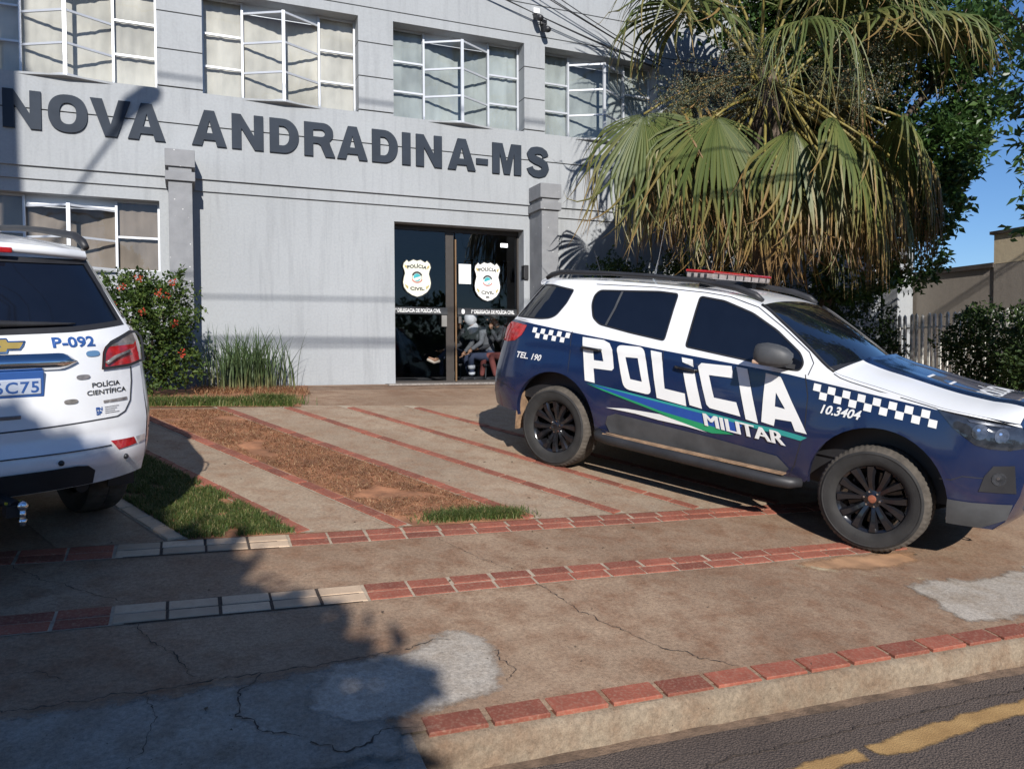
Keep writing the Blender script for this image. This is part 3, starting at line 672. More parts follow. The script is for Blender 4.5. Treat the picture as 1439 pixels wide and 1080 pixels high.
# service wires strung along the upper facade towards the palm
for k, (a, b, sg) in enumerate((((.4,12.28,9.0),(8.05,12.33,6.96),.10), ((.8,12.22,9.05),(8.1,12.33,6.93),.16), ((2.2,12.2,9.2),(8.1,12.3,6.99),.05), ((2.5,12.18,9.25),(8.15,12.28,6.97),.10), ((3.0,12.15,9.3),(8.15,12.26,7.02),.16))):
    m = MB(); A_, B_ = Vector(a), Vector(b)
    m.tube([A_.lerp(B_, i/24) - Vector((0,0,sg*4*(i/24)*(1-i/24))) for i in range(25)], .0085, 5)
    tag(m.build('service_wire', MAT['black']), 'thin black service wire across the upper facade, %s of the five' % ['lowest','second lowest','middle','second highest','highest'][k], 'wire', 'service wires across the upper facade')
# ------------------------------------------------------------------ the two patrol cars (x forward from the rear axle, y left, z up)
def paint(name, c, dust=.6):
    m, t, b = nodes(name); co = coord(t); sp = N(t, 'SeparateXYZ'); t.links.new(co, sp.inputs[0])
    mr = N(t, 'MapRange'); mr.inputs[1].default_value = .98; mr.inputs[2].default_value = .42; t.links.new(sp.outputs[2], mr.inputs[0])
    mu = N(t, 'Math', operation='MULTIPLY'); t.links.new(mr.outputs[0], mu.inputs[0]); t.links.new(ramp(t, noise_tex(t, co, 4, 6, .6), [(.38, (0,0,0)), (.8, (dust,)*3)]), mu.inputs[1])
    t.links.new(mixc(t, mu.outputs[0], c, (.25,.15,.09)), b.inputs['Base Color'])
    r2 = N(t, 'MapRange'); r2.inputs[3].default_value = .22; r2.inputs[4].default_value = .75; t.links.new(mu.outputs[0], r2.inputs[0]); t.links.new(r2.outputs[0], b.inputs['Roughness'])
    b.inputs['Coat Weight'].default_value = .7; b.inputs['Coat Roughness'].default_value = .06
    bump(t, b, noise_tex(t, co, 1.3, 2), .03, .02); return m
MAT['cwhite'] = paint('white car paint', (.74,.75,.76), .45); MAT['cblue'] = paint('navy car paint', (.006,.016,.056), .14)
MAT['tint'] = simple('dark tinted car glass', (.006,.008,.014), .04, spec=.6, var=.1, coat=.3)
MAT['rubber'] = simple('tyre rubber', (.021,.020,.019), .8, var=.35, scale=9, bmp=.3, bscale=120)
MAT['dustrub'] = simple('dusty tread rubber', (.075,.064,.052), .95, var=.4, scale=12, bmp=.4)
MAT['gloss'] = simple('gloss black', (.010,.010,.012), .18, var=.2, coat=.5)
MAT['trim'] = simple('satin black plastic', (.022,.022,.024), .5, var=.3, scale=5)
MAT['grey'] = simple('dark grey plastic', (.060,.062,.065), .55, var=.3, scale=5, rvar=.1)
MAT['chrome'] = simple('chrome', (.75,.76,.78), .08, 1, var=.03)
MAT['redlamp'] = simple('red lamp lens', (.36,.012,.014), .12, var=.35, scale=26, coat=.8)
MAT['smoke'] = simple('smoked lamp lens', (.17,.155,.15), .10, var=.45, scale=22, coat=.8)
MAT['clear'] = simple('clear lamp lens', (.62,.62,.62), .08, .3, var=.2, scale=20, coat=.8)
MAT['chromed'] = simple('lamp reflector', (.085,.09,.10), .12, .6, var=.5, scale=34, coat=1)
MAT['hlamp'] = simple('headlamp housing', (.030,.034,.042), .06, .2, var=.5, scale=12, coat=1)
MAT['decal'] = simple('white reflective film', (.72,.72,.70), .35, var=.05, scale=2); MAT['green'] = simple('green film', (.02,.26,.11), .35, var=.08); MAT['azure'] = simple('blue film', (.02,.07,.30), .35, var=.08); MAT['tealf'] = simple('teal film', (.03,.27,.25), .35, var=.08); MAT['ltr'] = simple('blue lettering film', (.03,.09,.28), .4, var=.05)
MAT['mud'] = simple('dry mud', (.27,.17,.10), 1, var=.4, scale=14, bmp=.5)
MAT['goldm'] = simple('gold emblem', (.50,.36,.10), .3, .5, var=.1)

WT = [(.30,.84),(.45,.895),(.60,.922),(.80,.935),(1.0,.930),(1.12,.918),(1.22,.900),(1.30,.872),(1.45,.818),(1.60,.762),(1.70,.718),(1.78,.672),(1.85,.62)]
XR = [(.45,-.80),(.6,-.84),(.8,-.83),(1.05,-.79),(1.25,-.76),(1.36,-.68),(1.55,-.575),(1.72,-.47),(1.80,-.42)]
YBR = [(.45,.80),(.8,.82),(1.1,.80),(1.3,.77),(1.5,.68),(1.72,.58),(1.8,.55)]
BUL = [(.45,.17),(.6,.20),(.8,.19),(1.05,.19),(1.25,.18),(1.36,.18),(1.72,.14),(1.8,.13)]
XF = [(.30,3.56),(.40,3.65),(.60,3.71),(.80,3.73),(.95,3.715),(1.05,3.66),(1.10,3.61),(1.20,3.57)]
TOP = [(-.47,1.73),(-.30,1.752),(.2,1.778),(.8,1.785),(1.2,1.775),(1.5,1.752),(1.80,1.690),(2.02,1.560),(2.25,1.405),(2.45,1.265),(2.60,1.225),(2.80,1.190),(3.19,1.118),(3.46,1.088),(3.61,1.065)]
YFB = .74
def Ys(x, z):
    w = interp(WT, z)
    xr = interp(XR, z); yb = interp(YBR, z)
    if x < xr+.34:
        s = max(0, min(1, (x-xr)/.34)); w = yb+(w-yb)*(1-(1-s)**2)
    xf = interp(XF, z)
    if x > xf-.46:
        s = max(0, min(1, (xf-x)/.46)); w = YFB+(w-YFB)*(1-(1-s)**2.2)
    for cx in (0, 2.855):                      # slight flare round the arches
        d = math.hypot(x-cx, z-.42)
        if d < .68: w += .016*max(0, 1-abs(d-.5)/.18)
    if z < 1.16: w += .006*math.sin((z-.55)*7)
    return w
def Xr(y, z):
    k = min(1, abs(y)/interp(YBR, z)); x = interp(XR, z)-interp(BUL, z)*(1-k**3)
    if z < .72: x -= .035*min(1, (.72-z)/.03)*(1-k**4)
    return x
def Xf(y, z): return interp(XF, z)+.085*(1-min(1, abs(y)/YFB)**2.4)
def ztop(x): return spl(TOP, x)
def archpts(cx, r, z0, a0, a1, n=22): return [(cx+r*math.cos(R(a0+(a1-a0)*k/n)), z0+r*math.sin(R(a0+(a1-a0)*k/n))) for k in range(n+1)]
def side_outline():
    b = [(interp(XR,.47)+.01,.47), (-.5,.455)] + archpts(0,.455,.455,178,2) + [(.47,.42),(2.36,.40)] + archpts(2.855,.472,.44,182,-8) + [(3.34,.33),(interp(XF,.33),.33)]
    f = [(interp(XF,z), z) for z in (.40,.5,.6,.7,.8,.9,.97,1.03,1.062)]
    t = [(x, ztop(x)) for x in lin(3.60,-.47,84)]
    r_ = [(interp(XR,z), z) for z in (1.70,1.62,1.55,1.48,1.42,1.36,1.30,1.25,1.15,1.05,.95,.85,.75,.68,.6,.53)]
    return b+f+t+r_
OUT = side_outline()
BELT = [(-.9,1.345),(-.36,1.322),(.09,1.292),(1.07,1.243),(1.79,1.212),(2.14,1.195),(2.43,1.168),(2.63,1.150),(3.10,1.108),(3.19,1.098),(3.9,1.02)]
BLUE = dens(BELT,.1)[:-int(4.9/.1)] if False else BELT+[(3.9,.1),(-.9,.1)]
WRQ = [(-.675,1.362),(-.47,1.705),(-.30,1.712),(-.03,1.682),(-.02,1.665),(-.05,1.55),(-.13,1.42),(-.20,1.385),(-.30,1.370)]
WRD = [(.26,1.700),(.87,1.735),(1.04,1.728),(1.058,1.705),(1.050,1.315),(.70,1.345),(.36,1.385),(.27,1.44),(.215,1.56),(.215,1.65)]
WFD = [(1.25,1.725),(1.48,1.705),(1.75,1.628),(1.98,1.515),(2.20,1.365),(2.245,1.29),(2.225,1.225),(2.15,1.222),(1.86,1.243),(1.245,1.29)]
HLP = [(3.178,1.108),(3.38,1.090),(3.55,1.070),(3.64,1.05),(3.72,1.04),(3.74,.93),(3.62,.895),(3.51,.893),(3.43,.908),(3.29,1.00)]
TLP = [(-.84,1.125),(-.84,1.31),(-.60,1.312),(-.44,1.302),(-.45,1.25),(-.47,1.205),(-.55,1.145),(-.69,1.118)]
def round_loop(lp, r_, k=4):
    o = []; n = len(lp)
    for i in range(n):
        a, b, c = Vector(lp[i-1]), Vector(lp[i]), Vector(lp[(i+1)%n]); d1, d2 = a-b, c-b; q = min(r_, d1.length*.45, d2.length*.45); p0, p1 = b+d1.normalized()*q, b+d2.normalized()*q
        for j in range(k+1): t_ = j/k; v = p0*(1-t_)**2+b*2*t_*(1-t_)+p1*t_*t_; o.append((v.x, v.y))
    return o
def shrink(lp, d):
    n = len(lp); o = []; A_ = sum(lp[i][0]*lp[(i+1)%n][1]-lp[(i+1)%n][0]*lp[i][1] for i in range(n)); sg = 1 if A_ > 0 else -1
    for i in range(n):
        a, b, c = lp[i-1], lp[i], lp[(i+1)%n]
        def nr(p, q): L = math.hypot(q[0]-p[0], q[1]-p[1]) or 1; return (-(q[1]-p[1])/L*sg, (q[0]-p[0])/L*sg)
        n1, n2 = nr(a, b), nr(b, c); mx, my_ = n1[0]+n2[0], n1[1]+n2[1]; L = mx*mx+my_*my_ or 1
        o.append((b[0]+mx*2*d/L, b[1]+my_*2*d/L))
    return o
def sidepts(vv, s, off=0): return [(x, s*(Ys(x, z)+off), z) for x, z in vv]
def addside(mb, vv, tt, s, off=0, mi=0):
    """s = -1 right side, +1 left side; faces look outwards"""
    mb.add(sidepts(vv, s, off), [f if s < 0 else f[::-1] for f in tt], mi)
def decal(poly, holes, off, mat, name, parent, s=-1):
    m = MB(); vv, tt = fill(dens(poly,.03), [dens(h,.03) for h in holes], .03); addside(m, vv, tt, s, off); return m.build(name, mat, parent, smooth=True)
def textdecal(t_, x0, x1, z0, z1, mat, name, parent, bold=.02, slant=0.0, off=.006, zslope=0.0):
    vv, ff, w = text2d(t_, bold); m = MB()
    m.add([(x, -(Ys(x, z)+off), z) for x, z in [(x0+(a/w)*(x1-x0)+slant*b*(z1-z0), z0+b*(z1-z0)+zslope*a/w) for a, b in vv]], ff); return m.build(name, mat, parent)
def reardecal(poly, holes, off, mat, name, parent, grid=.06, d=.03):
    m = MB(); vv, tt = fill(dens(poly,d), [dens(h,d) for h in holes], grid)
    m.add([(Xr(y, z)-off, y, z) for y, z in vv], [f[::-1] for f in tt]); return m.build(name, mat, parent, smooth=True)
def reartext(t_, y0, y1, z0, h, mat, name, parent, bold=.02, off=.004, slope=0):
    """y0 -> y1 runs to the right as seen from behind (towards negative y)"""
    vv, ff, w = text2d(t_, bold); m = MB()
    m.add([(Xr(y, z)-off, y, z) for y, z in [(y0+(a/w)*(y1-y0), z0+b*h+slope*a/w) for a, b in vv]], ff); return m.build(name, mat, parent)
def ribbon(pts, w, off, mat, name, parent, s=-1):
    P = []
    for a, b in zip(pts, pts[1:]):
        k = max(1, int(math.hypot(b[0]-a[0], b[1]-a[1])/.04))
        P += [(a[0]+(b[0]-a[0])*i/k, a[1]+(b[1]-a[1])*i/k) for i in range(k)]
    P.append(pts[-1]); m = MB(); vs_ = []
    for i, (x, z) in enumerate(P):
        a = P[max(0,i-1)]; b = P[min(len(P)-1,i+1)]; dx, dz = b[0]-a[0], b[1]-a[1]; L = math.hypot(dx, dz) or 1
        for q in (-1, 1): X, Z = x-dz/L*q*w/2, z+dx/L*q*w/2; vs_.append((X, s*(Ys(X, Z)+off), Z))
    m.add(vs_, [(2*i, 2*i+2, 2*i+3, 2*i+1) for i in range(len(P)-1)]); return m.build(name, mat, parent)

def make_wheel(parent, x, s, dusty):
    t_ = MB(); n = 240; rt = .385
    prof = [(.245,-.105),(.262,-.124),(.295,-.134),(.330,-.135),(.334,-.1385),(.338,-.1385),(.342,-.1335),(.352,-.130),(.368,-.118),(.380,-.100),(.385,-.070),(.385,-.004),(.376,0),(.385,.004),(.385,.07),(.38,.10),(.368,.118),(.33,.135),(.262,.124),(.245,.105)]
    vs_ = []
    for i, (r_, a) in enumerate(prof):
        for k in range(n):
            q = r_
            if i in (9,10,15,14): q -= .005*(1 if (k//2) % 2 else 0)
            elif i == 8: q -= .003*(1 if (k//2) % 2 else 0)
            elif i in (11,13): q -= .006*(1 if (k//2+1) % 2 else 0)
            elif i in (2,3): a2 = a
            vs_.append((q*math.cos(2*math.pi*k/n), a*(-s)*(-1) if False else a, q*math.sin(2*math.pi*k/n)))
    m_ = len(prof)
    fs = []; mi = []
    for i in range(m_-1):
        for k in range(n): fs.append((i*n+k, i*n+(k+1)%n, (i+1)*n+(k+1)%n, (i+1)*n+k)); mi.append(1 if 7 <= i <= 15 else 0)
    for f, q in zip(fs, mi): t_.f.append(f); t_.m.append(q)
    t_.v += vs_
    w = t_.build('wheel', [MAT['rubber'], MAT['dustrub']], parent, angle=35)
    w.location = (x, s*.795, .385); w.rotation_euler = (0, random.uniform(0, 1), 0 if s < 0 else math.pi)
    r_ = MB()
    r_.lathe([(.247,-.108),(.250,-.100),(.240,-.088),(.228,-.080),(.222,.02),(.21,.10)], 64)            # lip and barrel
    r_.lathe([(0,-.005),(.19,-.005),(.19,.02)], 32)                                                      # brake disc plane
    for i in range(6):
        for d in (-15, 15):
            a = R(60*i+d); ca, sa = math.cos(a), math.sin(a); pts = []
            lean = R(-d*.45)
            for q, (rad, wd, y) in enumerate(((.055,.024,-.068),(.11,.023,-.084),(.17,.029,-.097),(.238,.040,-.099))):
                aa = a + lean*(1-(rad-.055)/.18)*(-.9); c, e = math.cos(aa), math.sin(aa)
                for wq, yq in ((-wd,y+.022),(-wd*.55,y),(wd*.55,y),(wd,y+.022)):
                    pts.append((c*rad-e*wq, yq, e*rad+c*wq))
            r_.add(pts, [(4*q+j, 4*q+4+j, 4*q+5+j, 4*q+1+j) for q in range(3) for j in range(3)])
    r_.lathe([(0,-.080),(.030,-.080),(.038,-.074),(.062,-.070),(.070,-.05),(.072,-.0)], 28)
    rim = r_.build('rim', MAT['gloss'], w, angle=38)
    bt = MB()
    for i in range(6):
        a = R(60*i+30); c, e = math.cos(a)*.055, math.sin(a)*.055
        bt.tube([(c,-.068,e),(c,-.088,e)], [.0095,.0075], 6)
    bt.build('wheel_nut', MAT['chrome'], w)
    cp = MB(); cp.lathe([(0,-.0835),(.024,-.083),(.031,-.079)], 20); cp.build('hub_cap', simple('rusty hub', (.22,.07,.035), .8, var=.3, scale=40) if dusty else MAT['gloss'], w)
    return w

def make_car(name, label, loc, head, police):
    e = empty(name, (0,0,0), label, 'police car', 'patrol cars in the forecourt')
    a = R(head); f = Vector((math.sin(a), math.cos(a), 0)); f = (f - GN*f.dot(GN)).normalized(); l = GN.cross(f)
    e.matrix_world = Matrix(((f.x,l.x,GN.x,loc[0]),(f.y,l.y,GN.y,loc[1]),(f.z,l.z,GN.z,gz(*loc)),(0,0,0,1)))
    up, lo = MAT['cwhite'], (MAT['cblue'] if police else MAT['cwhite'])
    # side panels
    wins = [WRQ, WRD, WFD]; wd = [dens(round_loop(w, .035), .05) for w in wins]
    hl, tl = dens(HLP,.04), dens(TLP,.04)
    pts = [(i*.045+.0013, j*.045+.0017) for i in range(-20, 84) for j in range(7, 41)]
    pts = [p for p in pts if inside(p, OUT)]
    vv, tt = cdt([dens(OUT,.05), BLUE]+wd+[hl, tl], pts)
    cls = {'b': [], 'h': [], 't': []}
    for q in tt:
        c = (sum(vv[i][0] for i in q)/3, sum(vv[i][1] for i in q)/3)
        if not inside(c, OUT) or any(inside(c, w) for w in wd): continue
        if inside(c, tl): cls['t'].append((q, 0))
        elif inside(c, hl): cls['h'].append((q, 0))
        else: cls['b'].append((q, 1 if inside(c, BLUE) else 0))
    bd = MB()
    for s in (-1, 1):
        pv = sidepts(vv, s); o = len(bd.v); bd.v += pv
        for q, mi in cls['b']: bd.f.append(tuple(i+o for i in (q if s < 0 else q[::-1]))); bd.m.append(mi)
        for k, (mt, nm) in (('h', (MAT['hlamp'], 'headlamp')), ('t', (MAT['redlamp'], 'tail_lamp'))):
            m = MB(); addside(m, vv, [q for q, _ in cls[k]], s, .004); m.v = m.v; m.build(nm, mt, e, smooth=True)
        # windows: black surround, glass a little below the panel
        for w in wd:
            m = MB(); inn = shrink(w, .014); v2, t2 = fill(w, [inn]); addside(m, v2, t2, s, -.003); m.build('window_trim', MAT['trim'], e)
            m = MB(); v2, t2 = fill(inn, (), .08); addside(m, v2, t2, s, -.008); m.build('side_window', MAT['tint'], e, smooth=True)
        ribbon([(.50,1.715),(.475,1.55),(.425,1.375)], .022, -.004, MAT['grey'], 'window_divider', e, s)
        # turned-in arch lips
        for cx, r_, z0, a0, a1 in ((0,.455,.455,184,-4), (2.855,.472,.44,184,-10)):
            ap = archpts(cx, r_, z0, a0, a1, 30); n_ = len(ap); P = [(x, s*Ys(x, z), z) for x, z in ap]+[(x, s*(Ys(x, z)-.05), z) for x, z in ap]
            bd.add(P, [(i, i+1, n_+i+1, n_+i) for i in range(n_-1)], 1)
    # roof
    xs = lin(1.80, -.47, 46); ny = 20; pv = []
    for x in xs:
        ze = ztop(x); ye = Ys(x, ze)
        for j in range(ny+1): k = -1+2*j/ny; pv.append((x, ye*k, ze+.040*(1-abs(k)**2.4)))
    bd.add(pv, [(i*(ny+1)+j, i*(ny+1)+j+1, (i+1)*(ny+1)+j+1, (i+1)*(ny+1)+j) for i in range(len(xs)-1) for j in range(ny)], 0)
    # nose
    pv = []
    for i in range(25):
        for j in range(ny+1):
            y = -YFB+2*YFB*j/ny; k = abs(y)/YFB; zt_ = 1.065+.085*(1-k**2.4); z = .33+(zt_-.33)*i/24; pv.append((Xf(y, z), y, z))
    bd.add(pv, [(i*(ny+1)+j, i*(ny+1)+j+1, (i+1)*(ny+1)+j+1, (i+1)*(ny+1)+j) for i in range(24) for j in range(ny)], 1)
    body = bd.build('body', [up, lo], e, angle=32)
    # hood
    hx = lin(3.61, 2.47, 34); pv = []; fs = []; hm = MB(); ny = 32
    for x in hx:
        ze = ztop(x); ye = Ys(x, ze) if x < 3.55 else YFB+(Ys(3.55, ze)-YFB)*max(0, (3.61-x)/.06); q = max(0, (x-2.9)/.71); lead = max(0, (x-3.42)/.19)
        for j in range(ny+1):
            k = -1+2*j/ny; fx = x+.055*(1-abs(k)**2.4)*q+.12*(1-k*k)*max(0, (2.75-x)/.28)
            bul = .085*(1-abs(k)**2.4)*(1+.25*(1-q)-.0*lead)+.012*max(0, 1-abs(abs(k)-.45)/.12)*(1-lead)+.03*(1-abs(k)**2.4)*lead*(1-lead)*2
            fx = fx+(Xf(ye*k, ze+bul)-.002-fx)*lead**1.5; pv.append((fx, ye*k, ze+bul+.003))
    for i in range(34):
        for j in range(ny):
            hm.f.append((i*(ny+1)+j, i*(ny+1)+j+1, (i+1)*(ny+1)+j+1, (i+1)*(ny+1)+j)); hm.m.append(1 if police and abs(j-15.5) < 9 else 0)
    hm.v = pv; hood = hm.build('hood', [up, lo], e, smooth=True)
    # windscreen with black cowl
    ws = MB(); pv = []; ny = 18; nr = 16
    for i in range(nr+1):
        q = i/nr; x = 2.455+(1.80-2.455)*q; ze = ztop(x); ye = Ys(x, ze)
        for j in range(ny+1):
            k = -1+2*j/ny; pv.append((x+.14*(1-k*k)*(1-q)**1.0+.0*(q), ye*k, ze+(.055+.0*q)*(1-abs(k)**2.2)*(1-q)+.040*(1-abs(k)**2.4)*q))
    for i in range(nr):
        for j in range(ny): ws.f.append((i*(ny+1)+j, i*(ny+1)+j+1, (i+1)*(ny+1)+j+1, (i+1)*(ny+1)+j)); ws.m.append(1 if i < 1 or j in (0, ny-1) and False else 0)
    ws.v = pv; ws.build('windscreen', [MAT['tint'], MAT['trim']], e, smooth=True)
    for s in (-1, 1):
        m = MB(); m.tube([(x, s*(Ys(x, ztop(x))-.004), ztop(x)+.004) for x in lin(2.47, 1.80, 14)], .012, 6); m.build('windscreen_trim', MAT['trim'], e, smooth=True)
    m = MB(); m.tube([(2.53,.05,1.335),(2.44,-.25,1.345),(2.40,-.55,1.318)], .008, 6); m.tube([(2.53,.62,1.30),(2.45,.3,1.345),(2.42,.0,1.362)], .008, 6); m.build('wiper', MAT['black'], e)
    # rear: tail panel, glass, bumper
    zs = lin(.47, 1.72, 56); pv = []; ny = 36; tm_ = MB(); GL = [(-.72,1.345),(-.60,1.685),(.60,1.685),(.72,1.345),(.4,1.322),(0,1.312),(-.4,1.322)]
    GLd = dens(GL,.04); Lr = [(-.533,1.102),(-.548,1.195),(-.565,1.225),(-.605,1.255),(-.76,1.302),(-.80,1.30),(-.82,1.27),(-.825,1.125),(-.72,1.106)]; Ll = [(-y, z) for y, z in Lr]
    ol = [(-interp(YBR,z), z) for z in lin(.47,1.72,50)]+[(interp(YBR,z), z) for z in lin(1.72,.47,50)]
    gp = [(i*.04+.0011, j*.035+.0013) for i in range(-21, 22) for j in range(13, 50)]; gp = [p for p in gp if inside(p, ol)]
    Lr2 = [p for p in dens(Lr,.03)]; Ll2 = [p for p in dens(Ll,.03)]
    LOWB = [(-.9,1.345),(.9,1.345),(.9,.3),(-.9,.3)]
    vv2, tt2 = cdt([dens(ol,.05), GLd, Lr2, Ll2], gp); body_t, lamps = [], {-1: [], 1: []}
    for q in tt2:
        c = (sum(vv2[i][0] for i in q)/3, sum(vv2[i][1] for i in q)/3)
        if not inside(c, ol) or inside(c, GLd): continue
        if inside(c, Lr2): lamps[-1].append(q)
        elif inside(c, Ll2): lamps[1].append(q)
        else: tm_.f.append(q[::-1]); tm_.m.append(1 if c[1] < 1.34 else 0)
    tm_.v = [(Xr(y, z), y, z) for y, z in vv2]; tm_.build('tailgate', [up, lo], e, smooth=True)
    m = MB(); v2, t2 = fill(GLd, (), .06); m.add([(Xr(y, z)+.006, y, z) for y, z in v2], [q[::-1] for q in t2]); m.build('rear_window', MAT['tint'], e, smooth=True)
    reardecal(shrink(GL, -.012), [shrink(GL, .016)], .003, MAT['trim'], 'rear_window_trim', e, .05, .02)
    for s, Lp in ((-1, Lr2), (1, Ll2)):
        m = MB()
        for q in lamps[s]:
            c = (sum(abs(vv2[i][0]) for i in q)/3, sum(vv2[i][1] for i in q)/3)
            m.f.append(q[::-1]); m.m.append(1 if c[1] > 1.225+.05*(c[0]-.6) else 0)
        m.v = [(Xr(y, z)-.012, y, z) for y, z in vv2]; lamp = m.build('tail_lamp', [MAT['redlamp'], MAT['smoke']], e, smooth=True)
        m = MB(); v2, t2 = fill(dens(Lp,.03), [shrink(Lp,.014)]); m.add([(Xr(y, z)-.014, y, z) for y, z in v2], [q[::-1] for q in t2]); m.build('lamp_surround', MAT['trim'], lamp)
        m = MB(); m.tube([(Xr(s*.56,1.135)-.016, s*.56, 1.135),(Xr(s*.62,1.165)-.016, s*.62, 1.165),(Xr(s*.72,1.19)-.016, s*.72, 1.19)], .012, 6); m.build('lamp_reflector', MAT['smoke'], lamp, smooth=True)
    # dark underside of the rear bumper, reflectors, sensors
    for s in (-1, 1):
        rl = [(s*.552,.705),(s*.71,.697),(s*.73,.655),(s*.595,.650)]; reardecal(rl if s < 0 else rl[::-1], [], .006, MAT['redlamp'], 'reflector', e)
        rl = [(s*.722,.696),(s*.80,.694),(s*.81,.66),(s*.742,.654)]; reardecal(rl if s < 0 else rl[::-1], [], .006, MAT['clear'], 'reverse_lamp', e)
        for y, z in ((.268,.631),(.646,.597)):
            m = MB(); m.ball((Xr(y, z)-.002, s*y, z), .016, 10); m.build('parking_sensor', MAT['black'], e, smooth=True)
    lp = [(-.455,.475),(-.455,.556),(-.41,.594),(-.35,.604),(.35,.604),(.41,.594),(.455,.556),(.455,.475)]
    reardecal(lp, [], .008, MAT['trim'], 'bumper_insert', e)
    m = MB(); P = [(Xr(y, .683)-.002, y, .683) for y in lin(-.55,.55,40)]; m.tube(P, .0035, 5); m.build('bumper_seam', MAT['trim'], e)
    sm = [(-.725,1.10),(-.722,1.02),(-.703,.909),(-.662,.853),(-.609,.832),(-.489,.83),(-.2,.819),(0,.815)]; sm = sm+[(-y, z) for y, z in sm[-2::-1]]
    m = MB(); P = []
    for q1, q2 in zip(sm, sm[1:]):
        for k in range(6): P.append((q1[0]+(q2[0]-q1[0])*k/6, q1[1]+(q2[1]-q1[1])*k/6))
    m.tube([(Xr(y, z)-.001, y, z) for y, z in P], .0045, 5); m.build('tailgate_seam', MAT['trim'], e)
    # spoiler lip with third brake lamp
    m = MB(); zz = [(1.692,.03),(1.70,.065),(1.722,.075),(1.745,.055)]; ny = 24; pv = []
    for j in range(ny+1):
        y = -.60+1.2*j/ny
        for z, o in zz: pv.append((Xr(y, min(z,1.71))-o+.03, y, z+.026*(1-(y/.6)**2)))
    m.add(pv, [(j*4+k, (j+1)*4+k, (j+1)*4+k+1, j*4+k+1) for j in range(ny) for k in range(3)]); sp = m.build('spoiler', up, e, smooth=True)
    m = MB(); m.box((Xr(0,1.7)-.062,-.17,1.716),(Xr(0,1.7)-.03,.17,1.745)); m.build('brake_lamp', MAT['redlamp'], sp, bevel=.006)
    # underbody
    m = MB(); m.box((-.72,-.70,.42),(3.45,.70,.60)); m.box((-.40,-.36,.30),(2.9,.36,.42)); m.tube([(0,-.72,.385),(0,.72,.385)], .06, 10); m.tube([(2.845,-.72,.385),(2.845,.72,.385)], .05, 10)
    m.box((-.55,-.80,.60),(.55,.80,1.02)); m.box((2.30,-.72,.60),(3.40,.72,1.0)); m.tube([(-.85,-.45,.42),(-.3,-.5,.42)], .035, 10); m.build('underbody', MAT['black'], e)
    for x in (0, 2.845):
        for s in (-1, 1): make_wheel(e, x, s, police and x > 1)
    # front: headlamp wraps, grille, bumper skirt, fog lamps
    for s in (-1, 1):
        m = MB(); v2, t2 = fill([(s*.74,.91),(s*.74,1.05),(s*.42,1.04),(s*.36,.97)] if s < 0 else [(.36,.97),(.42,1.04),(.74,1.05),(.74,.91)], (), .05); m.add([(Xf(y, z)+.006, y, z) for y, z in v2], t2); m.build('headlamp', MAT['hlamp'], e, smooth=True)
        for x, z, rx, rz in ((3.445,.995,.046,.052),(3.565,.985,.038,.048)):
            decal(ell(x, z, rx, rz, 22, 2), [], .007, MAT['chromed'], 'headlamp_projector', e, s); decal(ell(x-.008, z+.012, rx*.22, rz*.18, 14, 2), [], .0085, MAT['chrome'], 'headlamp_glint', e, s)  # small bright disc is a painted glint on the dark lens
        decal([(3.36,1.068),(3.60,1.050),(3.60,1.038),(3.38,1.052)], [], .007, MAT['chromed'], 'running_lamp', e, s)
        decal(ell(3.59,.70,.040,.046,22,2), [], .008, MAT['chromed'], 'fog_lamp', e, s); decal(ell(3.585,.705,.009,.011,14,2), [], .0095, MAT['chrome'], 'fog_glint', e, s)  # bright disc painted as a glint, like the headlamp's
        fr_ = [(3.49,.60),(3.51,.71),(3.55,.785),(3.66,.80),(3.69,.61)]; decal(fr_ if s < 0 else fr_, [], .004, MAT['trim'], 'fog_lamp_recess', e, s)
        gk = [(3.325,.335),(3.322,.515),(3.46,.515),(3.68,.53),(3.66,.42),(3.52,.335)]; decal(gk, [], .010, MAT['grey'], 'bumper_skirt', e, s)
        # running board on brackets, mirror, handles, rails, flaps
        m = MB(); P = [(.50,s*.92,.435),(.56,s*.99,.42),(.70,s*1.01,.412),(2.16,s*1.01,.392),(2.28,s*.985,.392),(2.35,s*.93,.40)]
        m.tube(P, [.035,.046,.048,.048,.046,.035], 12); rb = m.build('running_board', MAT['trim'], e, smooth=True)
        m = MB(); m.box((.62,s*.955 if s < 0 else .955-.0,.452),(2.24,(s*.955+s*.075),.462)) if s > 0 else m.box((.62,-1.03,.448),(2.24,-.955,.458)); m.build('step_pad', MAT['mud'], rb)
        cl = [(.58,.53),(.60,.60),(.68,.635),(1.60,.60),(2.14,.560),(2.24,.48),(2.20,.43),(.62,.45)]; cm = decal(cl, [], .008, MAT['grey'], 'door_cladding', e, s)
        m = MB(); n_ = 14; pv = []
        for i, (x, w_, h_, zc) in enumerate(((1.935,.055,.050,1.335),(1.95,.085,.075,1.335),(2.0,.105,.086,1.338),(2.08,.102,.084,1.335),(2.15,.085,.072,1.330),(2.20,.05,.045,1.325),(2.215,.01,.01,1.325))):
            for k in range(n_):
                a_ = 2*math.pi*k/n_; ca, sa = math.cos(a_), math.sin(a_); pw = .62
                pv.append((x, s*1.055+w_*math.copysign(abs(ca)**pw, ca), zc+h_*math.copysign(abs(sa)**pw, sa)))
        m.add(pv, [(i*n_+k, i*n_+(k+1)%n_, (i+1)*n_+(k+1)%n_, (i+1)*n_+k) for i in range(6) for k in range(n_)]+[tuple(range(n_))]); mo = m.build('mirror', MAT['grey'], e, angle=50)
        m = MB(); m.bar((2.16,s*.87,1.255),(2.06,s*1.0,1.27), .05, .035); m.build('mirror_arm', MAT['trim'], mo)
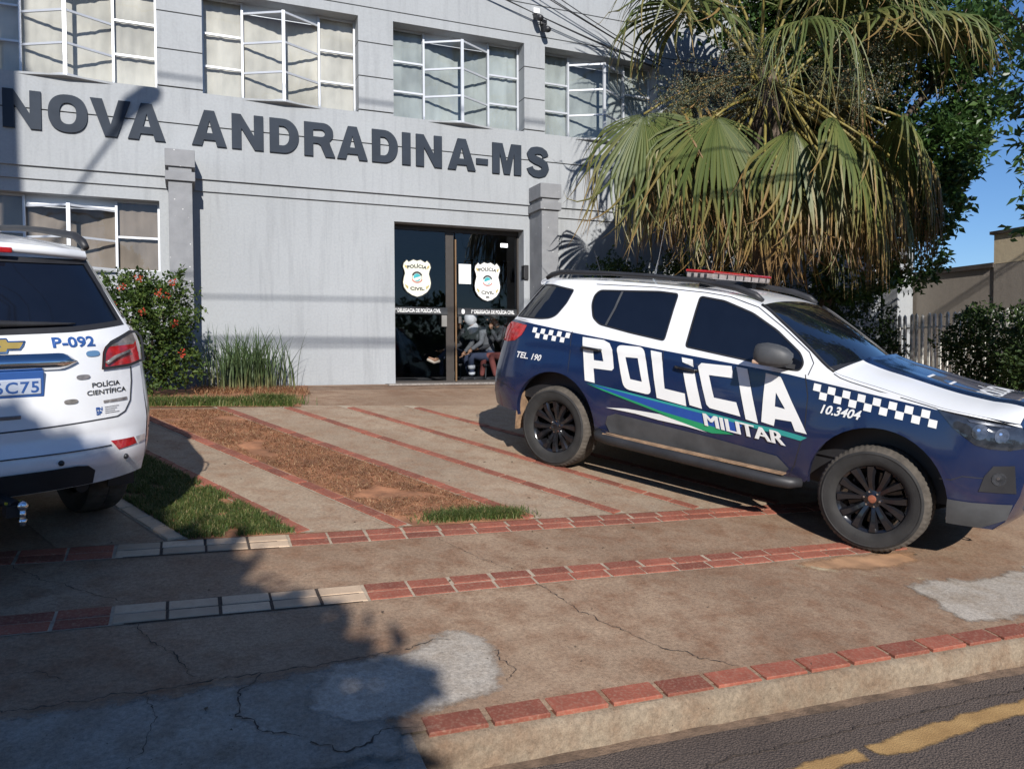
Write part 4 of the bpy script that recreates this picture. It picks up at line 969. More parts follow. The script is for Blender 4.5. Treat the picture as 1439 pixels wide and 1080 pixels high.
        m = MB(); m.box((1.94,min(s*1.10,s*1.14),1.262),(1.995,max(s*1.10,s*1.14),1.292)); m.build('indicator', simple('amber repeater', (.55,.36,.25), .15, coat=.5), mo, bevel=.008)
        for x0, z in ((.25,1.175), (1.20,1.125)):
            m = MB(); m.tube([(x0,s*(Ys(x0,z)+.002),z),(x0+.02,s*(Ys(x0,z)+.028),z),(x0+.10,s*(Ys(x0+.1,z)+.034),z-.002),(x0+.19,s*(Ys(x0+.19,z)+.026),z-.006),(x0+.205,s*(Ys(x0+.2,z)),z-.006)], .013, 8)
            m.build('door_handle', MAT['gloss'] if police else MAT['chrome'], e, smooth=True)
        m = MB(); P = [(x, s*.635, z) for x, z in ((-.42,1.765),(-.36,1.80),(-.25,1.832),(.3,1.852),(.76,1.856),(1.2,1.846),(1.54,1.808),(1.70,1.765),(1.77,1.722))]
        m.tube(P, [.020,.026,.024,.021,.021,.022,.028,.028,.018], 10); m.build('roof_rail', MAT['trim'], e, smooth=True)
        m = MB(); m.box((-.47,min(s*.74,s*.90),.28),(-.455,max(s*.74,s*.90),.66)); m.build('mud_flap', MAT['mud'] if police else MAT['trim'], e)
        for P in ([(.10,1.30),(.125,1.10),(.14,.93)], [(1.065,1.243),(1.10,1.0),(1.16,.60),(1.155,.44)], [(2.27,1.21),(2.315,1.05),(2.33,.80),(2.28,.52),(2.24,.43)], [(.46,.47),(.80,.435),(2.2,.415)]):
            ribbon(P, .007, .0012, MAT['trim'], 'door_seam', e, s)
        ribbon([(.20,1.745),(.8,1.762),(1.3,1.752),(1.52,1.735),(1.78,1.672),(2.02,1.535),(2.26,1.375),(2.31,1.30),(2.29,1.21)], .007, .0012, MAT['trim'], 'door_seam', e, s)
        ribbon([(3.26,.645),(3.33,.652),(3.39,.688),(3.56,.695)], .006, .0012, MAT['trim'], 'bumper_seam', e, s)
        ribbon([(-.80,.72),(-.6,.70),(-.46,.66)], .006, .0012, MAT['trim'], 'bumper_seam', e, s)
        ribbon([(2.47,1.245),(2.52,1.222),(2.60,1.203),(2.80,1.168),(3.10,1.122),(3.18,1.108)], .006, .0014, MAT['trim'], 'hood_seam', e, s)
    m = MB()
    for z in (.62,.70,.78,.90,.98): m.bar((Xf(0,z)+.004,-.34,z),(Xf(0,z)+.004,.34,z), .02, .035)
    m.build('grille', MAT['gloss'], e)
    m = MB(); n_ = 16; m.add([(Xf(y, z)+.003, y, z) for z in (.58,1.03) for y in lin(-.38,.38,n_)], [(j, j+1, n_+2+j, n_+1+j) for j in range(n_)]); m.build('grille_backing', MAT['black'], e)
    m = MB(); m.tube([(3.70,-.30,.40),(3.78,-.30,.40),(3.80,-.27,.40),(3.78,-.24,.40),(3.70,-.24,.40)], .009, 6); m.build('tow_hook', MAT['grey'], e)
    # interior block so that nothing shows through
    m = MB(); m.box((-.45,-.62,1.02),(2.0,.62,1.30)); m.build('cabin', MAT['black'], e)
    # roof aerial
    if police:
        e2 = e
        m = MB(); m.tube([(.40,0,1.815),(.405,0,1.87),(.43,0,2.02)], [.014,.010,.006], 8); m.tube([(.43,0,2.02),(.464,0,2.38)], .003, 5); m.build('aerial', MAT['chrome'], e)
        m = MB(); m.tube([(-.20,0,1.80),(-.33,0,2.08)], .004, 5); m.build('aerial', MAT['trim'], e)
        # light bar across the roof
        lb_ = MB(); lb_.box((1.06,-.62,1.868),(1.31,.62,1.918)); bar = lb_.build('light_bar', simple('dusty clear lens', (.33,.29,.27), .2, var=.3, scale=18, coat=.5), e, bevel=.012)
        m = MB(); m.box((1.052,-.628,1.914),(1.318,.628,1.938)); m.build('light_bar_lens', MAT['redlamp'], bar, bevel=.01)
        m = MB()
        for k in range(7): y = -.52+k*.173; m.box((1.309,y-.012,1.874),(1.3125,y+.012,1.910)); m.box((1.0575,y-.012,1.874),(1.061,y+.012,1.910))
        for y in (-.6195,): 
            for x in (1.12,1.18,1.24): m.box((x-.012,y-.003,1.876),(x+.012,y,1.908))
        m.build('lamp_divider', MAT['trim'], bar, kind='stuff')
        m = MB()
        for y in (-.45,.45): m.box((1.13,y-.05,1.80),(1.23,y+.05,1.875))
        m.build('light_bar_foot', MAT['trim'], bar)
        livery(e)
    return e

def livery(e):
    D = lambda po, ho=(), mt='decal', nm='livery_letter', off=.0065: decal(po, list(ho), off, MAT[mt], nm, e)
    rnd = lambda q: round_loop(q, .06)
    D([(.232,1.264),(.46,1.262),(.53,1.24),(.570,1.19),(.617,1.03),(.600,1.008),(.408,1.002),(.442,.875),(.338,.882)], [[(.373,1.156),(.461,1.165),(.499,1.076),(.398,1.074)]])
    D(rnd([(.60,1.236),(.881,1.248),(1.024,.855),(.744,.87)]), [[(.714,1.142),(.837,1.148),(.914,.955),(.797,.961)]])
    D([(.949,1.23),(1.055,1.224),(1.137,.931),(1.326,.919),(1.354,.818),(1.139,.836),(1.075,.842)])
    D([(1.282,1.090),(1.385,1.095),(1.495,.820),(1.383,.832)]); D([(1.247,1.209),(1.349,1.204),(1.367,1.143),(1.261,1.172)])
    D([(1.403,1.155),(1.43,1.186),(1.69,1.195),(1.718,1.104),(1.511,1.099),(1.584,.927),(1.775,.920),(1.825,.815),(1.56,.838),(1.528,.862)])
    D([(1.728,1.198),(1.821,1.192),(1.972,.787),(1.870,.802)])
    D([(1.971,1.181),(2.092,1.167),(2.353,.776),(2.262,.781),(2.225,.848),(2.100,.846),(2.097,.791),(1.996,.805)], [[(2.075,1.046),(2.165,.933),(2.084,.940)]])
    D([(.354,.866),(.769,.846),(1.146,.823),(1.50,.805),(1.85,.780),(2.15,.770),(2.357,.750),(2.31,.716),(2.15,.730),(1.85,.752),(1.50,.782),(1.146,.806),(.769,.832)], mt='tealf', nm='livery_stripe', off=.005)
    D([(.40,.858),(.769,.832),(1.146,.806),(1.50,.782),(1.85,.752),(1.785,.665),(1.629,.687),(1.428,.706),(1.113,.735),(.913,.769),(.635,.813)], mt='azure', nm='livery_stripe', off=.0042)
    D([(.355,.860),(.635,.816),(.913,.772),(1.113,.738),(1.428,.708),(1.629,.689),(1.785,.660),(1.60,.636),(1.352,.665),(1.093,.722),(.777,.776),(.54,.818)], mt='green', nm='livery_stripe', off=.0052)
    D([(.579,.674),(.786,.700),(1.116,.709),(1.40,.665),(1.556,.636),(1.353,.652),(1.10,.657),(.879,.672)], nm='livery_stripe', off=.0095)
    def checker(x0, x1, z0, z1, h, n):
        m = MB()
        for i in range(n):
            for r_ in range(2):
                if (i+r_) % 2: continue
                a, b = x0+(x1-x0)*i/n, x0+(x1-x0)*(i+1)/n; za, zb = z0+(z1-z0)*i/n, z0+(z1-z0)*(i+1)/n
                q = [(a, za-h*(r_+1)), (b, zb-h*(r_+1)), (b, zb-h*r_), (a, za-h*r_)]
                addside(m, q, [(0,1,2,3)], -1, .005)
        m.build('checker_band', MAT['decal'], e)
    checker(2.345, 3.195, 1.158, 1.082, .053, 16); checker(-.352, .088, 1.292, 1.282, .047, 9)
    # the checker starts low at the rear: shift by one cell is in the data above
    for q in range(4): textdecal('MILITAR', 1.534+.005*q, 2.192+.005*q, .690, .795, MAT['decal'], 'livery_lettering', e, .0, -.30, .0125+.0004*q, -.035)
    textdecal('TEL. 190', -.50, -.195, .990, 1.048, MAT['decal'], 'livery_lettering', e, .02, .25)
    textdecal('10.3404', 2.425, 2.70, .950, 1.016, MAT['decal'], 'livery_lettering', e, .025, .25)
    # hood: lettering and vent sticker
    def hz(x, y):
        ze = ztop(x); ye = Ys(x, ze); k = min(1, abs(y)/ye); q = max(0, (x-2.9)/.71); return ze+.085*(1-k**2.4)*(1+.25*(1-q))+.012*max(0, 1-abs(k-.45)/.12)
    vv, ff, w = text2d('POLÍCIA', .04); m = MB()
    m.add([(X, Y, hz(X,Y)+.010) for X, Y in [(3.47-b*.17, -.36+a/w*.72) for a, b in vv]], ff); m.build('hood_lettering', MAT['decal'], e)
    m = MB(); q = [(2.98,-.30),(3.12,-.30),(3.12,-.12),(2.98,-.12)]; m.add([(x, y, hz(x, y)+.006) for x, y in q], [(0,1,2,3)]); m.build('hood_vent', MAT['grey'], e)
    for x in (2.975, 3.125):
        m = MB(); m.add([(X, Y, hz(X, Y)+.007) for X, Y in ((x-.01,-.31),(x+.01,-.31),(x+.01,-.11),(x-.01,-.11))], [(0,1,2,3)]); m.build('hood_stripe', MAT['decal'], e)

random.seed(21)
PC = make_car('patrol_car', 'navy and white patrol car with POLÍCIA lettering and red light bar', (3.998,7.128), 152.39, True)
WC = make_car('patrol_car', 'white patrol car seen from behind, marked P-092', (-1.337,5.684), -25.86, False)
# markings and fittings on the tail of the white car
RT = lambda *a, **k: reartext(*a, parent=WC, **k)
reartext('P-092', -.277, -.506, 1.236, .052, MAT['ltr'], 'lettering', WC, .03)
reartext('POLÍCIA', -.468, -.640, 1.009, .026, MAT['ink'], 'lettering', WC, .02); reartext('CIENTÍFICA', -.436, -.678, .968, .026, MAT['ink'], 'lettering', WC, .02)
reardecal([(-.527,.918),(-.681,.917),(-.681,.934),(-.527,.932)], [], .005, MAT['smoke'], 'reflector_strip', WC)
reartext('FN', -.480, -.518, .879, .019, MAT['ltr'], 'lettering', WC, .05); reartext('SP', -.480, -.514, .857, .019, MAT['ltr'], 'lettering', WC, .05)
m = MB()
for k in range(4):
    z = .892-.011*k; y1 = -.622+.014*(k % 3); m.add([(Xr(y, z+q)-.004, y, z+q) for y, q in ((-.532,0),(y1,0),(y1,.003),(-.532,.003))], [(0,1,2,3)])
m.build('small_print', MAT['smoke'], WC)
for (y, z, w, h, mt) in ((-.487,1.194,.04,.016,'chrome'), (-.422,1.071,.038,.013,'smoke'), (-.347,.945,.037,.013,'smoke')):
    reardecal(ell(y, z, w, h, 24, 2.6), [], .006, MAT[mt], 'badge', WC)
cr = [(.335,1.203),(-.335,1.203),(-.372,1.190),(-.395,1.157),(-.335,1.124),(-.249,1.117),(.249,1.117),(.335,1.124),(.395,1.157),(.372,1.190)]
m = MB(); n_ = 34; pv = []
for j in range(n_+1):
    y = .392-.784*j/n_; k = max(0, (abs(y)-.30)/.092); hh = .043*(1-k**2)+.004; zc = 1.160
    for q in range(7):
        a_ = -1+q/3; pv.append((Xr(y, zc)-.002-.045*(1-abs(a_)**2.2)*(1-.6*k), y, zc+hh*a_))
m.add(pv, [(j*7+q, (j+1)*7+q, (j+1)*7+q+1, j*7+q+1) for j in range(n_) for q in range(6)]); m.build('chrome_strip', MAT['chrome'], WC, smooth=True)
bw = [(-.066,1.288),(-.070,1.274),(-.150,1.274),(-.118,1.230),(-.063,1.230),(-.058,1.215)]; bw = bw+[(-y, z) for y, z in bw[::-1]]
b1 = reardecal(bw, [], .010, MAT['chrome'], 'emblem', WC)
reardecal(shrink(bw, .007), [], .013, MAT['goldm'], 'emblem_fill', b1)
def rearbox(name, y0, y1, z0, z1, off, mat, par):
    x = Xr((y0+y1)/2, (z0+z1)/2); m = MB(); m.box((x-off,min(y0,y1),z0),(x+.02,max(y0,y1),z1)); return m.build(name, mat, par, bevel=.004)
pl = rearbox('license_plate', -.215, .215, .985, 1.122, .012, MAT['ltr'], WC)
rearbox('plate_face', -.200, .200, 1.000, 1.082, .0145, simple('pale plate', (.42,.47,.56), .4, var=.04), pl)
xq = Xr(0,1.05)-.017
vv, ff, w = text2d('6C75', .02, 0, 1.15); m = MB(); m.add([(xq, .016-a/w*.205, 1.011+b*.060) for a, b in vv], ff); m.build('plate_characters', MAT['ltr'], pl)
rearbox('tailgate_handle', -.10, .10, .876, .896, .006, MAT['smoke'], WC)
m = MB(); m.tube([(-.90,0,.50),(-1.05,0,.47),(-1.13,-.03,.455)], .03, 8); m.box((-1.16,-.075,.405),(-1.10,.02,.465)); m.build('tow_bar', MAT['black'], WC)
m = MB(); m.tube([(-1.17,-.05,.395),(-1.17,-.05,.44)], .016, 10); m.ball((-1.17,-.05,.462), .028, 14); m.tube([(-1.17,-.05,.36),(-1.17,-.05,.395)], [.014,.022], 10); m.build('tow_ball', MAT['chrome'], WC, smooth=True)
m = MB(); m.box((-1.12,-.062,.42),(-1.105,.012,.475)); m.build('tow_tag', simple('yellow tag', (.55,.42,.03), .5), WC)
m = MB(); m.tube([(Xr(y, 1.356)-.014, y, 1.356-.006*abs(y)) for y in lin(.0,-.42,10)], [.022,.020,.018,.016,.014,.013,.012,.010,.008,.006,.005], 8); m.build('rear_wiper', MAT['trim'], WC, smooth=True)
m = MB(); m.tube([(-.30,0,1.80),(-.31,0,1.86)], [.02,.012], 10); m.ball((-.31,0,1.875), .018, 10); m.build('aerial_base', MAT['chrome'], WC)
# siren speaker and clip on the roof of the white car
m = MB(); m.box((-.20,.05,1.81),(.05,.30,1.84)); m.lathe([(.02,0),(.05,.06),(.09,.10),(.10,.11)], 18); m.build('roof_siren', MAT['trim'], WC).location = (0, .0, 0)
# ------------------------------------------------------------------ plants
def leaf_mat(name, stops, tl=.35, rough=.55, spec=.35, attr=None):
    """colour per leaf (random per island), optionally along an attribute; some light passes through"""
    m, t, b = nodes(name); out = t.nodes['Material Output']
    ge = t.nodes.new('ShaderNodeNewGeometry'); col = ramp(t, ge.outputs['Random Per Island'], stops)
    if attr:
        at = t.nodes.new('ShaderNodeAttribute'); at.attribute_name = attr[0]
        ad = N(t, 'Math', operation='MULTIPLY_ADD'); t.links.new(ge.outputs['Random Per Island'], ad.inputs[0]); ad.inputs[1].default_value = .25; t.links.new(at.outputs['Fac'], ad.inputs[2])
        col = mixc(t, .35, ramp(t, ad.outputs[0], attr[1]), col)
    t.links.new(col, b.inputs['Base Color']); b.inputs['Roughness'].default_value = rough; b.inputs['Specular IOR Level'].default_value = spec
    tr = N(t, 'BsdfTranslucent'); t.links.new(col, tr.inputs[0]); mx = N(t, 'MixShader'); mx.inputs[0].default_value = tl
    t.links.new(b.outputs[0], mx.inputs[1]); t.links.new(tr.outputs[0], mx.inputs[2]); t.links.new(mx.outputs[0], out.inputs[0]); return m
MAT['bark'] = simple('bark', (.10,.075,.055), .95, var=.4, scale=6, bmp=.8, bscale=25)
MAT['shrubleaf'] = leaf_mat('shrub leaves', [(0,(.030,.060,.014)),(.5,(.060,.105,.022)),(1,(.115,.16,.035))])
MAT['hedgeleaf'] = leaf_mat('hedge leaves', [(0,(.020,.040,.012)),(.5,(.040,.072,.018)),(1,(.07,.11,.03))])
MAT['treeleaf'] = leaf_mat('tree leaves', [(0,(.022,.055,.014)),(.5,(.045,.095,.022)),(1,(.085,.15,.035))], spec=.5, rough=.4)
MAT['lawn'] = leaf_mat('lawn grass', [(0,(.05,.085,.02)),(.5,(.09,.135,.032)),(.8,(.15,.18,.05)),(1,(.34,.27,.13))])
MAT['straw'] = leaf_mat('dry straw', [(0,(.22,.095,.045)),(.55,(.30,.15,.075)),(1,(.44,.29,.16))], .15)
MAT['flower'] = leaf_mat('red flowers', [(0,(.45,.045,.02)),(1,(.62,.11,.06))])
MAT['frond'] = leaf_mat('palm fronds', [(0,(.04,.055,.016)),(.5,(.085,.10,.028)),(1,(.16,.155,.05))], .15, .5, .4, ('tip', [(.0,(.062,.095,.022)),(.35,(.105,.13,.034)),(.58,(.22,.165,.05)),(.8,(.31,.165,.060)),(1.0,(.25,.125,.055))]))
MAT['petiole'] = simple('palm petiole', (.19,.155,.04), .5, var=.35, scale=5)
MAT['spear'] = leaf_mat('spear leaves', [(0,(.045,.075,.03)),(.6,(.085,.125,.05)),(1,(.14,.17,.075))], .25, .5, .4, ('tip', [(0,(.34,.25,.13)),(.25,(.20,.19,.08)),(.45,(.075,.115,.045)),(1,(.07,.12,.05))]))

def leaf(mb, p, d, n, L, W, fold=.25):
    """folded diamond leaf: p base, d direction, n normal"""
    s = d.cross(n)
    if s.length < 1e-4: return
    s.normalize(); n = s.cross(d)
    q = p+d*L*.45
    mb.add([p, q+s*W*.5+n*W*fold, p+d*L, q-s*W*.5+n*W*fold], [(0,1,2),(0,2,3)])
def rvec(): 
    while True:
        v = Vector((random.uniform(-1,1), random.uniform(-1,1), random.uniform(-1,1)))
        if .05 < v.length < 1: return v.normalized()
def crown(mb, blobs, n, L, W, clump=.16, per=9, up=.25, shell=.55, zmin=None):
    """leaves in clumps through the volume of ellipsoids, denser towards the skin"""
    vol = [b[1][0]*b[1][1]*b[1][2] for b in blobs]; tot = sum(vol)
    for b, v_ in zip(blobs, vol):
        c, r_ = Vector(b[0]), b[1]
        for _ in range(int(n*v_/tot/per)):
            d = rvec(); rad = (random.random()**(1/3))*(1-shell)+shell*random.uniform(.75,1.02)
            rad *= 1+.22*noise.noise(d*2.3+c)
            cc = c+Vector((d.x*r_[0], d.y*r_[1], d.z*r_[2]))*rad
            ax = (d+Vector((0,0,up))+rvec()*.5).normalized()
            for _k in range(per):
                p = cc+rvec()*clump*random.random()
                if zmin is not None and p.z < zmin: continue
                ld_ = (ax*.6+rvec()*.9).normalized(); nn = (Vector((0,0,1))+rvec()*.8+d*.4).normalized(); k = random.uniform(.65,1.25)
                leaf(mb, p, ld_, nn, L*k, W*k)
def limb(mb, a, b, r0_, r1_, n=7, wob=.08, sides=8):
    a, b = Vector(a), Vector(b); P = []
    for i in range(n+1):
        q = i/n; P.append(a.lerp(b, q)+Vector((noise.noise(Vector((q*3,a.x,a.y))), noise.noise(Vector((q*3,a.y,7+a.x))), 0))*wob*(b-a).length*(1-abs(2*q-1)*.4 if 0 < i < n else 0))
    mb.tube(P, [r0_+(r1_-r0_)*i/n for i in range(n+1)], sides)
def tree(name, label, cat, base, blobs, n, L, W, mat, tr=.12, split=None, group=None, **k):
    e = empty(name, base, label, cat, group); bv = Vector(base)
    m = MB(); sp = Vector(split) if split else Vector((blobs[0][0][0]*.4+base[0]*.6, blobs[0][0][1]*.4+base[1]*.6, base[2]+(blobs[0][0][2]-base[2])*.5))
    limb(m, (0,0,-.1), sp-bv, tr, tr*.75)
    for c, r_ in blobs:
        limb(m, sp-bv, Vector(c)-bv, tr*.6, tr*.18)
        for _ in range(4): limb(m, (Vector(c)-bv)*.75+(sp-bv)*.25, Vector(c)-bv+Vector((random.uniform(-.8,.8)*r_[0], random.uniform(-.8,.8)*r_[1], random.uniform(-.4,.8)*r_[2])), tr*.22, tr*.05, 5, .1, 5)
    m.build('trunk', MAT['bark'], e, smooth=True)
    m = MB(); crown(m, [(Vector(c)-bv, r_) for c, r_ in blobs], n, L, W, **k); m.build('crown', mat, e)
    return e
random.seed(5)
# flowering shrub by the left pillar
e = tree('flowering_shrub', 'leafy green shrub with red flowers by the left pillar', 'shrub', (-.50,10.95,gz(-.5,10.95)),
     [((-.50,10.95,1.95),(.62,.55,.74)), ((-.15,10.9,2.30),(.36,.36,.48)), ((-.72,10.9,2.25),(.40,.42,.52)), ((-.95,11.0,1.75),(.45,.45,.5)), ((-.12,10.95,1.60),(.34,.36,.36)), ((-.10,10.9,2.55),(.16,.18,.30)), ((-.5,10.9,2.5),(.25,.25,.28))], 12500, .062, .034, MAT['shrubleaf'], .03, clump=.085, per=10, shell=.5)
for (u, v, z) in ((-.50,10.42,2.62),(-.68,10.40,2.50),(-.28,10.45,2.45),(-.20,10.48,2.42),(-.12,10.45,2.58),(-.45,10.38,2.20),(-.10,10.50,2.08),(-.02,10.5,1.72),(-.62,10.4,1.95),(-.8,10.5,2.3)):
    m = MB()
    for _ in range(14):
        p = Vector((u,v,z))+rvec()*.04-Vector(e.location); leaf(m, p, (rvec()+Vector((0,-.6,.5))).normalized(), rvec(), .035, .026)
    m.build('flower', MAT['flower'], e)
# spear-leaved clump against the wall
def blades(name, label, cat, spots, mat, n, h, w, lean, kind=None):
    mb = MB(); tips = []
    for _ in range(n):
        u, v = spots(); b = Vector((u, v, gz(u, v))); a = random.uniform(0, 6.283); hh = h*random.uniform(.6,1.1); ln = lean*random.uniform(.2,1.3)
        d = Vector((math.cos(a), math.sin(a), 0)); sd = Vector((-d.y, d.x, 0)); pv = []; ww = w*random.uniform(.7,1.2); k = 6
        for i in range(k+1):
            q = i/k; p = b+Vector((0,0,hh*(q-.30*ln*q**3)))+d*(ln*hh*.62*q**2.0); wi = ww*(1-q**2.2)*.5+.0006
            pv += [p-sd*wi, p+sd*wi]; tips += [q, q]
        mb.add(pv, [(2*i, 2*i+1, 2*i+3, 2*i+2) for i in range(k)])
    o = mb.build(name, mat, smooth=True); at = o.data.attributes.new('tip', 'FLOAT', 'POINT'); at.data.foreach_set('value', tips); return o
o = blades('spear_leaf_plant', '', '', lambda: (random.gauss(.80,.25), random.gauss(11.75,.16)), MAT['spear'], 420, .95, .020, .62)
tag(o, 'clump of long spear-shaped leaves against the grey wall', 'plant')
def ground_blades(name, label, area, n, h, w, mat, flat=.4):
    mb = MB()
    for _ in range(n):
        q = area()
        if q is None: continue
        u, v = q; z = fore_z(u, v)+.006; a = random.uniform(0,6.283); hh = h*random.uniform(.4,1.2); d = Vector((math.cos(a), math.sin(a), 0)); s = Vector((-d.y, d.x, 0))*w*random.uniform(.6,1.2)
        p = Vector((u, v, z)); f = flat*random.uniform(.3,1.6); m_ = p+d*hh*f*.45+Vector((0,0,hh*.62)); t_ = p+d*hh*f*1.25+Vector((0,0,hh*random.uniform(.7,1.0)))
        mb.add([p-s*.5, p+s*.5, m_+s*.4, m_-s*.4, t_], [(0,1,2,3),(3,2,4)])
    return tag(mb.build(name, mat), label, 'grass', kind='stuff')
def strip(a, b, v0, v1):
    def f():
        v = random.uniform(v0, v1); u = su(random.uniform(a, b), v); return (u, v)
    return f
def dens_strip(a, b, v0, v1, sc, th):
    g = strip(a, b, v0, v1)
    def f():
        u, v = g(); return (u, v) if noise.noise(Vector((u*sc, v*sc, 2))) > th else None
    return f
ground_blades('lawn_grass', 'short green grass strip beside the white car', dens_strip(.00,.68,5.30,8.5,5.5,-.36), 34000, .046, .005, MAT['lawn'], .8)
ground_blades('dry_grass', 'dry straw covering the red dirt strip', dens_strip(1.47,2.31,5.5,9.45,2.4,-.34), 15000, .024, .005, MAT['straw'], 2.2)
def tuft(c):
    def f():
        u, v = random.gauss(c[0], c[2]), random.gauss(c[1], c[3]); return (u, v) if v > 5.30 else None
    return f
for c in ((1.98,5.46,.16,.06), (2.18,5.40,.09,.05), (1.78,5.40,.10,.04)): ground_blades('grass_tuft', 'green grass tuft at the end of the dirt strip', tuft(c), 1500, .055, .005, MAT['lawn'], .7)
ground_blades('bed_grass', 'low green ground cover along the planting bed edge', lambda: (random.uniform(-2.4,1.2), 9.62+abs(random.gauss(0,.28))), 11000, .10, .009, MAT['lawn'], .6)
ground_blades('bed_grass', 'tuft of bright grass at the right end of the bed', lambda: (random.gauss(.98,.14), random.gauss(9.92,.10)), 2200, .13, .008, MAT['lawn'], .5)
ground_blades('bed_straw', 'dry litter under the spear-leaved clump', lambda: (random.uniform(.1,1.6), random.gauss(11.4,.25)), 1800, .10, .008, MAT['straw'], 1.4)

# the big fan palm
random.seed(11)
PB = Vector((8.30, 9.75, gz(8.3, 9.75))); PC_ = Vector((8.30, 9.70, 5.75))
palm = empty('palm_tree', PB, 'large fan palm with drooping fronds browning at the tips', 'palm tree')
m = MB(); m.tube([Vector((0,0,-.1)), Vector((.03,0,1.5)), Vector((.05,-.03,3.0)), PC_-PB+Vector((0,0,-.1)), PC_-PB+Vector((0,0,.35))], [.24,.20,.19,.24,.12], 14)
for _ in range(260):
    z = random.uniform(1.2, PC_.z-PB.z); a = random.uniform(0,6.283); r_ = .20; d = Vector((math.cos(a), math.sin(a), 0)); p = d*r_+Vector((.03,0,z)); leaf(m, p, (d*.7+Vector((0,0,.8))).normalized(), d, random.uniform(.15,.35), .09)
m.build('trunk', MAT['bark'], palm)
def frond(hub, L, age, droop, span=112, nseg=42, dirn=None, stiff=.45, up=0.0):
    """one fan leaf: petiole from the crown to the hub, pleated blade whose free tips hang"""
    hub = Vector(hub); c = PC_+Vector((random.uniform(-.1,.1), random.uniform(-.1,.1), random.uniform(-.25,.25)))
    out = hub-c; h = Vector((out.x, out.y, 0)); h = h.normalized() if h.length > .05 else Vector((0,-1,0))
    mid = c.lerp(hub, .5)+Vector((0,0,.10*out.length+.08+up)); P = []
    for i in range(9):
        q = i/8; P.append(c*(1-q)**2+mid*2*q*(1-q)+hub*q*q-PB)
    d = Vector(dirn).normalized() if dirn else ((P[-1]-P[-3]).normalized()*.75+Vector((0,0,-.35))).normalized()
    s = d.cross(Vector((0,0,1)));
    if s.length < .15: s = h.cross(Vector((0,0,1)))
    s.normalize(); n = s.cross(d); n = n if n.dot(h+Vector((0,0,.7))) > 0 else -n
    pm = MB(); pm.tube(P, [.030-.0015*i for i in range(9)], 6)
    mb = MB(); tips = []; K = 11
    da = R(2*span/nseg)
    for j in range(nseg):
        a = R(-span+2*span*(j+.5)/nseg); Ls = L*(.62+.38*math.cos(a*.72))*random.uniform(.88,1.06); cur = (d*math.cos(a)+s*math.sin(a)-n*.22*abs(math.sin(a))).normalized()
        p = P[-1]+cur*.03; step = Ls/K; pv = []; dr = droop*random.uniform(.75,1.25); tw = random.gauss(0,.22); dry = random.uniform(-.15,.2)+(.25 if random.random() < .15 else 0)
        side = (s*math.cos(a)-d*math.sin(a)).normalized(); kink = random.randint(5,7) if random.random() < .35 else 99
        for i in range(K+1):
            q = i/K; w = math.tan(da/2)*q*Ls*(1.02 if q < stiff*.7 else .9) if q < stiff else math.tan(da/2)*stiff*Ls*.86*max(0, (1-q)/(1-stiff))**.9
            sd = (side - cur*side.dot(cur)).normalized(); nn = sd.cross(cur); nn = nn if nn.dot(n) > 0 else -nn
            pv += [p-sd*w-nn*w*.35, p+nn*w*.35, p+sd*w-nn*w*.35]
            v_ = max(0, min(1, age*.55+dry*q+max(0, q-.50)*1.6*(.36+age))); tips += [v_]*3
            g = dr*.10 if q < stiff else dr*.62+(.7 if i >= kink else 0)
            cur = (cur+Vector((0,0,-1))*g+sd*tw*q*(.3 if q < stiff else 1.9)).normalized(); p = p+cur*step
        mb.add(pv, [(3*i, 3*i+1, 3*i+4, 3*i+3) for i in range(K)]+[(3*i+1, 3*i+2, 3*i+5, 3*i+4) for i in range(K)])
    o = mb.build('frond', MAT['frond'], palm, smooth=False); at = o.data.attributes.new('tip', 'FLOAT', 'POINT'); at.data.foreach_set('value', tips)
    pm.build('petiole', MAT['petiole'], o, smooth=True)
# the fronds that face the street, one by one
frond((6.12,9.70,5.13), 2.15, .22, .9, 108, 50, (-.30,-.30,-.90), .42)
frond((6.92,9.10,5.02), 2.05, .18, .95, 98, 46, (-.08,-.40,-.92), .46)
frond((7.85,8.60,4.80), 1.9, .36, .9, 74, 36, (.03,-.36,-.93), .5)
frond((8.47,8.45,4.98), 2.1, .16, .85, 92, 44, (.34,-.36,-.85), .52)
frond((9.10,8.60,4.85), 2.0, .26, .9, 98, 44, (.40,-.25,-.88), .45)
frond((10.00,8.70,5.25), 2.0, .22, 1.0, 104, 44, (.45,-.25,-.85), .42)
frond((10.3,9.6,4.9), 2.1, .48, 1.0, 105, 44, (.5,-.1,-.85), .4)
for h_ in ((6.55,9.50,4.45),(6.85,9.35,4.20),(7.25,9.0,4.35),(7.6,8.9,4.05),(7.95,8.8,4.20),(8.4,8.7,4.35),(8.75,8.65,4.05),(9.2,8.7,4.3),(9.55,8.75,4.0),(9.9,8.85,4.35),(10.3,8.95,4.15),(10.6,9.2,4.55),(10.75,9.4,4.2),(11.0,9.3,4.4),(11.2,9.5,4.1),(10.9,9.0,4.7),(6.45,9.9,4.6),(8.1,9.1,3.9),(9.4,9.2,3.85),(7.2,9.5,3.95),(10.0,9.4,3.9)):
    frond((h_[0], h_[1], h_[2]+.12), random.uniform(1.25,1.65), random.uniform(.12,.85), 1.0, random.uniform(80,105), 38, ((h_[0]-8.3)*.16+random.uniform(-.12,.12), -.22, -.95), random.uniform(.32,.45))
